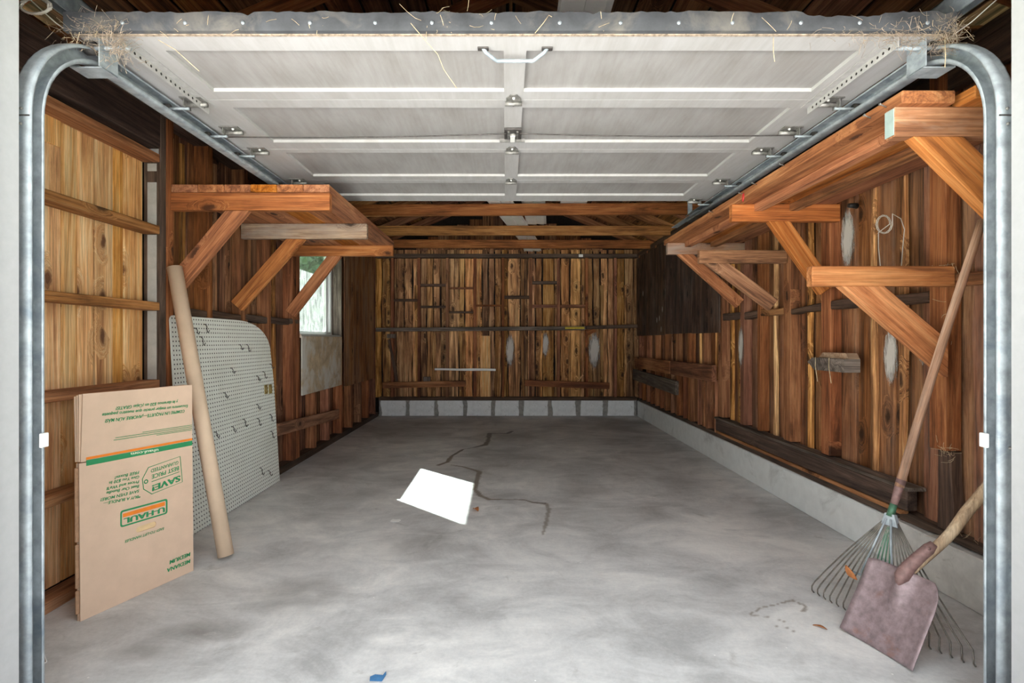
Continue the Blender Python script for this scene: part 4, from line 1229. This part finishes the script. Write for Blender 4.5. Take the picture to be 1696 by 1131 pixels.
print_text('COMPRE UN PAQUETE—¡AHORRE AÚN MÁS!', (305.4, 680.8), (173.5, 697.3), 5.2, .026, .2, parent=front_flap)
for (a, b) in (((317.8, 703.7), (236, 715.7)), ((317.8, 706.5), (191, 725)), ((317.8, 709.3), (188, 729)), ((316.7, 711.9), (259, 720.6))):
    A, B = uv(*a), uv(*b)
    print_mesh('fine_print_rule', [(A[0], A[1] - .0011), (A[0], A[1] + .0011), (B[0], B[1] + .0011), (B[0], B[1] - .0011)], MAT['green'], parent=front_flap)
def strip(a, b, w, mat, name):
    A, B = uv(*a), uv(*b)
    return print_mesh(name, [(A[0], A[1] - w / 2), (A[0], A[1] + w / 2), (B[0], B[1] + w / 2), (B[0], B[1] - w / 2)], MAT[mat])
strip((142.5, 759.5), (318.2, 727.2), .0095, 'orange', 'orange_band')
strip((142.7, 767), (318.2, 733.5), .022, 'green', 'green_band')
print_text('uhaul.com', (262, 745.4), (216.5, 752.1), 4.6, .02, 0, 'paleprint')
def outline_strip(pix, w, mat, name, hole=None):
    pts = [V(uv(*p)) for p in pix]
    n = len(pts); c = sum(pts, V((0, 0))) / n
    inner = []
    for p in pts:
        d = (p - c); inner.append(p - d.normalized() * w)
    return print_mesh(name, [tuple(p) for p in pts], MAT[mat], [[tuple(p) for p in inner]])
outline_strip([(298.6, 755.3), (245.2, 773.7), (235.0, 793.2), (237, 810.4), (251, 818.7), (302.4, 798)], .0035, 'green', 'price_tag_outline')
print_text('GUARANTEED', (295.2, 765.6), (249.5, 780.2), 5.6, .016, 0)
print_text('BEST PRICE', (296, 775), (250.9, 790), 6.6, .022, 0)
strip((296.9, 781.2), (250.9, 797.8), .003, 'green', 'underline')
print_text('SAVE!', (298, 791.8), (252, 808.8), 9.6, .04, 0)
c = V(uv(241.7, 797.5)); ring = lambda r: [(c.x + r * math.cos(k * math.pi / 8), c.y + r * math.sin(k * math.pi / 8)) for k in range(16)]
print_mesh('tag_eyelet', ring(.0095), MAT['green'], [ring(.0052)])
for body, s_, e_ in (('*BUY A BUNDLE—', (232.2, 821.9), (171, 833.9)), ('SAVE EVEN MORE!', (230.2, 813), (165.9, 828)), ('Beat Our Bundle', (230.2, 805), (176, 816.6)),
                     ("Prices and We'll", (230.2, 797.5), (176, 809.5)), ('Give You $20 In', (230.2, 789.7), (180.4, 799.8)), ('FREE Boxes!', (230.2, 782), (189.6, 791.5))):
    print_text(body, s_, e_, 4.8, .026, .2)
# logo frame, orange bar and name
def rrect(pix, r):
    pts = [V(uv(*p)) for p in pix]; out = []
    n = len(pts)
    for i in range(n):
        p, a, b = pts[i], pts[i - 1], pts[(i + 1) % n]
        da, db = (a - p).normalized() * r, (b - p).normalized() * r
        for k in range(5):
            t = k / 4
            out.append(tuple((p + da) * (1 - t) ** 2 + p * 2 * t * (1 - t) + (p + db) * t ** 2))
    return out
lo = [(277.2, 825.3), (277.2, 850.3), (199.0, 874.0), (199.0, 846.0)]
li = [(274.6, 828.6), (274.6, 848.7), (201.6, 870.6), (201.6, 848.4)]
print_mesh('logo_frame', rrect(lo, .012), MAT['green'], [rrect(li, .008)])
print_mesh('logo_bar', [uv(*p) for p in ((272.9, 830.7), (272.9, 837.2), (203.4, 857.0), (203.4, 850.8))], MAT['orange'])
print_text('U-HAUL', (272.3, 843.6), (205, 863.2), 8.6, .045, 0)
print_text('EASY-TO-LIFT HANDLES', (271.4, 875), (206.4, 897), 4.2, .024, .2)
print_text('MEDIUM', (314.8, 917.4), (280.6, 931.5), 6.2, .04, .1)
print_text('MEDIANA', (314.8, 928.8), (276.4, 944.8), 6.2, .04, .1)

# ------------------------------------------------------------------ leaf rake
rk = thing('leaf_rake', (1.46, 2.05, 0), 'spring tine leaf rake standing tines down against the right wall', 'rake')
neck = V((1.508, 2.085, .43)); top = V((1.868, 2.09, 1.57))
hd_ = (top - neck).normalized()
rod('handle', neck + hd_ * .10, top, .0165, .0150, MAT['handle'], rk, 14, 10, .004)
rod('ferrule', neck + hd_ * .02, neck + hd_ * .13, .012, .0175, MAT['socket'], rk, 14)
rod('socket', neck - hd_ * .02, neck + hd_ * .03, .014, .013, MAT['greenmetal'], rk, 12)
tipL, tipR = V((1.335, 2.315, .0)), V((1.575, 1.79, .0))
sd = (tipR - tipL).normalized()
midtip = (tipL + tipR) / 2
fwd = (midtip - neck).normalized()
rkn = sd.cross(fwd).normalized()
if rkn.z < 0: rkn = -rkn
# collar
cw = .022
cp = [neck - hd_ * .01 - sd * .017, neck - hd_ * .01 + sd * .017, neck + fwd * .055 + sd * .030, neck + fwd * .055 - sd * .030]
vs = [p + rkn * .010 for p in cp] + [p - rkn * .010 for p in cp]
mesh_obj('collar', vs, [(0, 1, 2, 3), (7, 6, 5, 4), (0, 4, 5, 1), (1, 5, 6, 2), (2, 6, 7, 3), (3, 7, 4, 0)], MAT['galv'], rk)
NT = 20
for k in range(NT):
    t = k / (NT - 1)
    tip = tipL.lerp(tipR, t)
    arc = .055 * (1 - (2 * t - 1) ** 2)
    out_d = V((-1, 0, 0)) * arc
    tip = tip + V((-.5, -.25, 0)) * arc
    st = neck + fwd * .04 + sd * (.052 * (t - .5))
    pts = []
    L = (tip - st)
    b0 = tip + V((0, 0, .045)) - L.normalized() * .012
    for q in range(9):
        s_ = q / 8
        p = st.lerp(b0, s_) + rkn * (.018 * math.sin(math.pi * s_))
        pts.append(p)
    back = V((fwd.x, fwd.y, 0)).normalized()
    pts += [tip + V((0, 0, .034)) + back * .012, tip + V((0, 0, .018)) + back * .012, tip + V((0, 0, .003)) - back * .004]
    tube('tine', pts, .0027, MAT['greenmetal'] if k in (8, 9, 10, 11) else MAT['tine'], rk, 6)
# cross brace and its two stays
cb = []
for q in range(11):
    t = .13 + .74 * q / 10
    st = neck + fwd * .04 + sd * (.052 * (t - .5)); tip = tipL.lerp(tipR, t)
    cb.append(st.lerp(tip + V((0, 0, .04)), .66) + rkn * .022)
tube('cross_brace', cb, .0045, MAT['galv'], rk, 6)
for t in (.3, .62):
    st = neck + fwd * .03 + sd * (.052 * (t - .5)) + rkn * .013; tip = tipL.lerp(tipR, t)
    tube('stay', [st, st.lerp(tip, .3) + rkn * .022, st.lerp(tip + V((0, 0, .04)), .64) + rkn * .026], .0042, MAT['galv'], rk, 6)
lf = thing('dry_leaf', P(1408, 944, 2.2), 'curled orange brown dry leaf caught in the rake tines', 'leaf')
def leaf_mesh(name, c, L, wd, dirv, nrm, mat, parent, curl=.4):
    dirv = V(dirv).normalized(); nrm = V(nrm).normalized(); sdv = dirv.cross(nrm).normalized()
    vs, fs = [], []
    for i in range(7):
        s_ = i / 6
        w = wd * math.sin(math.pi * min(.97, max(.05, s_))) ** .8 * random.uniform(.75, 1.1)
        for j in (-1, 0, 1):
            vs.append(V(c) + dirv * (L * (s_ - .5)) + sdv * (w * j) + nrm * (curl * w * abs(j) + .12 * L * math.sin(s_ * 3)))
    for i in range(6):
        for j in range(2): fs.append((i * 3 + j, i * 3 + j + 1, (i + 1) * 3 + j + 1, (i + 1) * 3 + j))
    o = mesh_obj(name, vs, fs, mat, parent, None, True)
    md = o.modifiers.new('thickness', 'SOLIDIFY'); md.thickness = .0012
    return o
leaf_mesh('blade', P(1410, 948, 2.145), .062, .016, (.3, -.6, -.6), rkn, MAT['leaf'], lf)

# ------------------------------------------------------------------ square mouth shovel
sh = thing('shovel', (1.31, 1.89, 0), 'rusty square mouth shovel with wooden shaft standing in front of the rake', 'shovel')
BL, BR = V((1.278, 2.015, .004)), V((1.350, 1.760, .004))
b_ = (BR - BL).normalized(); u_ = V((.459, .130, .879)).normalized(); u_ = (u_ - b_ * u_.dot(b_)).normalized()
n_ = b_.cross(u_).normalized()
if n_.x > 0: n_ = -n_                                  # towards the viewer (up and left)
BWd, BLn = .268, .295
nu, nv = 16, 18
vs, fs = [], []
for j in range(nv + 1):
    t = j / nv
    for i in range(nu + 1):
        s_ = i / nu * 2 - 1
        hw = BWd / 2 * (1 + .02 * (1 - t))
        # rounded shoulders at the top
        top_l = BLn - ((.048 if s_ > 0 else .010) * (max(0, abs(s_) - .66) / .34) ** 2.4) + .004 * (1 - abs(s_))
        v = top_l * t
        x_ = s_ * hw
        z = .020 * abs(s_) ** 3 * (1 - .2 * t)                      # sides rise towards the viewer
        z += .050 * math.exp(-(s_ / .17) ** 2) * max(0, (t - .38) / .62) ** 1.2      # raised frog towards the socket
        z += .018 * max(0, t - .8) / .2 * abs(s_) ** .5 * .6
        z += .03 * t * t * -.2
        vs.append((BL + BR) / 2 + b_ * x_ + u_ * v + n_ * z)
for j in range(nv):
    for i in range(nu):
        a = j * (nu + 1) + i; fs.append((a, a + 1, a + nu + 2, a + nu + 1))
bl = mesh_obj('blade', vs, fs, MAT['shovel'], sh, None, True)
md = bl.modifiers.new('plate thickness', 'SOLIDIFY'); md.thickness = .0028
tc_ = (BL + BR) / 2 + u_ * (BLn - .065) + n_ * .016
s1 = P(1535, 930, 1.90); s2 = P(1575, 878, 1.885); s3 = P(1637, 806, 1.85)
dirn = (s3 - s2).normalized()
s4 = s3 + dirn * .30
def bez(p0, p1, p2, p3, n):
    return [p0 * (1 - t) ** 3 + p1 * 3 * t * (1 - t) ** 2 + p2 * 3 * t * t * (1 - t) + p3 * t ** 3 for t in [k / n for k in range(n + 1)]]
cv = bez(tc_, tc_ + u_ * .07 + n_ * .010, s2 - dirn * .10, s2, 12)
rs_ = [.002, .013, .0225, .0225, .0215, .0205, .0198, .0192, .019, .019, .019, .019, .019]
nsk = 9
so = V((-.004, 0, .005))
tube('socket', [q + so * min(1, k / 4) for k, q in enumerate(cv[:nsk + 1])], [(r + .0015) * (1 if k < nsk else .7) for k, r in enumerate(rs_[:nsk + 1])], MAT['socket'], sh, 14)
tube('shaft', [q - so * 1.1 for q in cv[3:]] + [s2.lerp(s4, k / 6) for k in range(1, 7)], [min(.0185, r - .001) for r in rs_[3:]] + [.0185 + .0006 * k for k in range(1, 7)], MAT['handle2'], sh, 14)
rv = cv[8] + V((-.012, -.012, .01)); rod('rivet', rv, rv + V((-.006, -.006, .004)), .006, .005, MAT['socket'], sh, 8)

# ------------------------------------------------------------------ litter on the floor
def floor_pt(px, py): return P(px, py, F * CH / (py - CY))
c = floor_pt(655, 863)
sc_ = tag(poly_prism('paper_scrap', [(-.028, -.018), (-.01, -.026), (.02, -.02), (.033, .002), (.022, .024), (-.004, .02), (-.02, .026), (-.03, .008)], [], .002, MAT['paper'], None, Matrix.Translation((c.x, c.y, .003))), 'torn white paper scrap on the floor left of the sun patch', 'paper scrap')
c = floor_pt(788, 847)
lf2 = thing('dry_leaf', (c.x, c.y, 0), 'small orange dry leaf on the floor right of the sun patch', 'leaf')
leaf_mesh('blade', (c.x, c.y, .010), .062, .02, (.5, -.8, 0), (0, 0, 1), MAT['leaf'], lf2, .5)
c = floor_pt(1358, 1040)
lf3 = thing('dry_leaf', (c.x, c.y, 0), 'flat brown leaf sliver on the floor left of the shovel', 'leaf')
leaf_mesh('blade', (c.x, c.y, .003), .05, .007, (.6, -.6, 0), (0, 0, 1), MAT['leaf'], lf3, .15)
pth = [floor_pt(52, 1060), floor_pt(62, 1055), floor_pt(58, 1075), floor_pt(50, 1093)]
pth2 = [floor_pt(48, 1066), floor_pt(66, 1066), floor_pt(77, 1098), floor_pt(50, 1113)]
wr_ = thing('bent_wire', floor_pt(62, 1080), 'bent pale wire lying on the floor beside the left track', 'wire')
for q in (pth, pth2): tube('wire', [V((p.x, p.y, .0035)) for p in q], .0023, MAT['paper'], wr_, 5)
c = floor_pt(626, 1122)
tag(poly_prism('tape_scrap', [(-.022, -.02), (.018, -.022), (.024, .012), (.02, .03), (.014, .008), (-.012, .012), (-.026, .0)], [], .002, MAT['blue'], None, Matrix.Translation((c.x, c.y, .0025))), 'torn scrap of blue tape on the floor at the front', 'tape scrap')
# cobweb straw on the right sill
strands('straw_litter', [(1.93, 2.0, .26, .02, .18, .008), (1.93, 1.75, .26, .02, .1, .01), (1.90, 2.3, .62, .01, .02, .02)], 60, MAT['straw'], wr, .0007, (.015, .05))
strands('straw_litter', [(1.90, 2.31, 1.20, .008, .02, .05), (1.87, 2.27, 1.42, .01, .03, .01)], 14, MAT['straw'], wr, .0007, (.02, .05))

# ------------------------------------------------------------------ greenery outside the window
def shrub(name, c, r, h, label):
    t = thing(name, (c[0], c[1], -.14), label, 'shrub', 'shrubs outside the window')
    vs, fs = [], []
    for _ in range(4200):
        d = V((random.gauss(0, 1), random.gauss(0, 1), random.gauss(0, 1))).normalized() * random.uniform(.55, 1) ** .5
        p = V((c[0] + d.x * r, c[1] + d.y * r, h * .55 + d.z * h * .5))
        a = V((random.gauss(0, 1), random.gauss(0, 1), random.gauss(0, .6))).normalized() * .11
        b2 = a.cross(V((random.gauss(0, 1), random.gauss(0, 1), random.gauss(0, 1)))).normalized() * .055
        k = len(vs); vs += [p - a, p + b2, p + a, p - b2]; fs.append((k, k + 1, k + 2, k + 3))
    mesh_obj('foliage', vs, fs, MAT['foliage'], t)['kind'] = 'stuff'
    rod('stem', (c[0], c[1], -.14), (c[0], c[1], h * .6), .06, .03, MAT['bark'], t, 8)
shrub('shrub', (-3.2, 8.5), 1.0, 2.5, 'leafy green shrub nearest the window outside')
shrub('shrub', (-4.4, 10.9), 1.3, 3.1, 'leafy green shrub farther back outside the window')
shrub('shrub', (-6.6, 13.6), 1.8, 3.9, 'tallest leafy green shrub far outside the window')
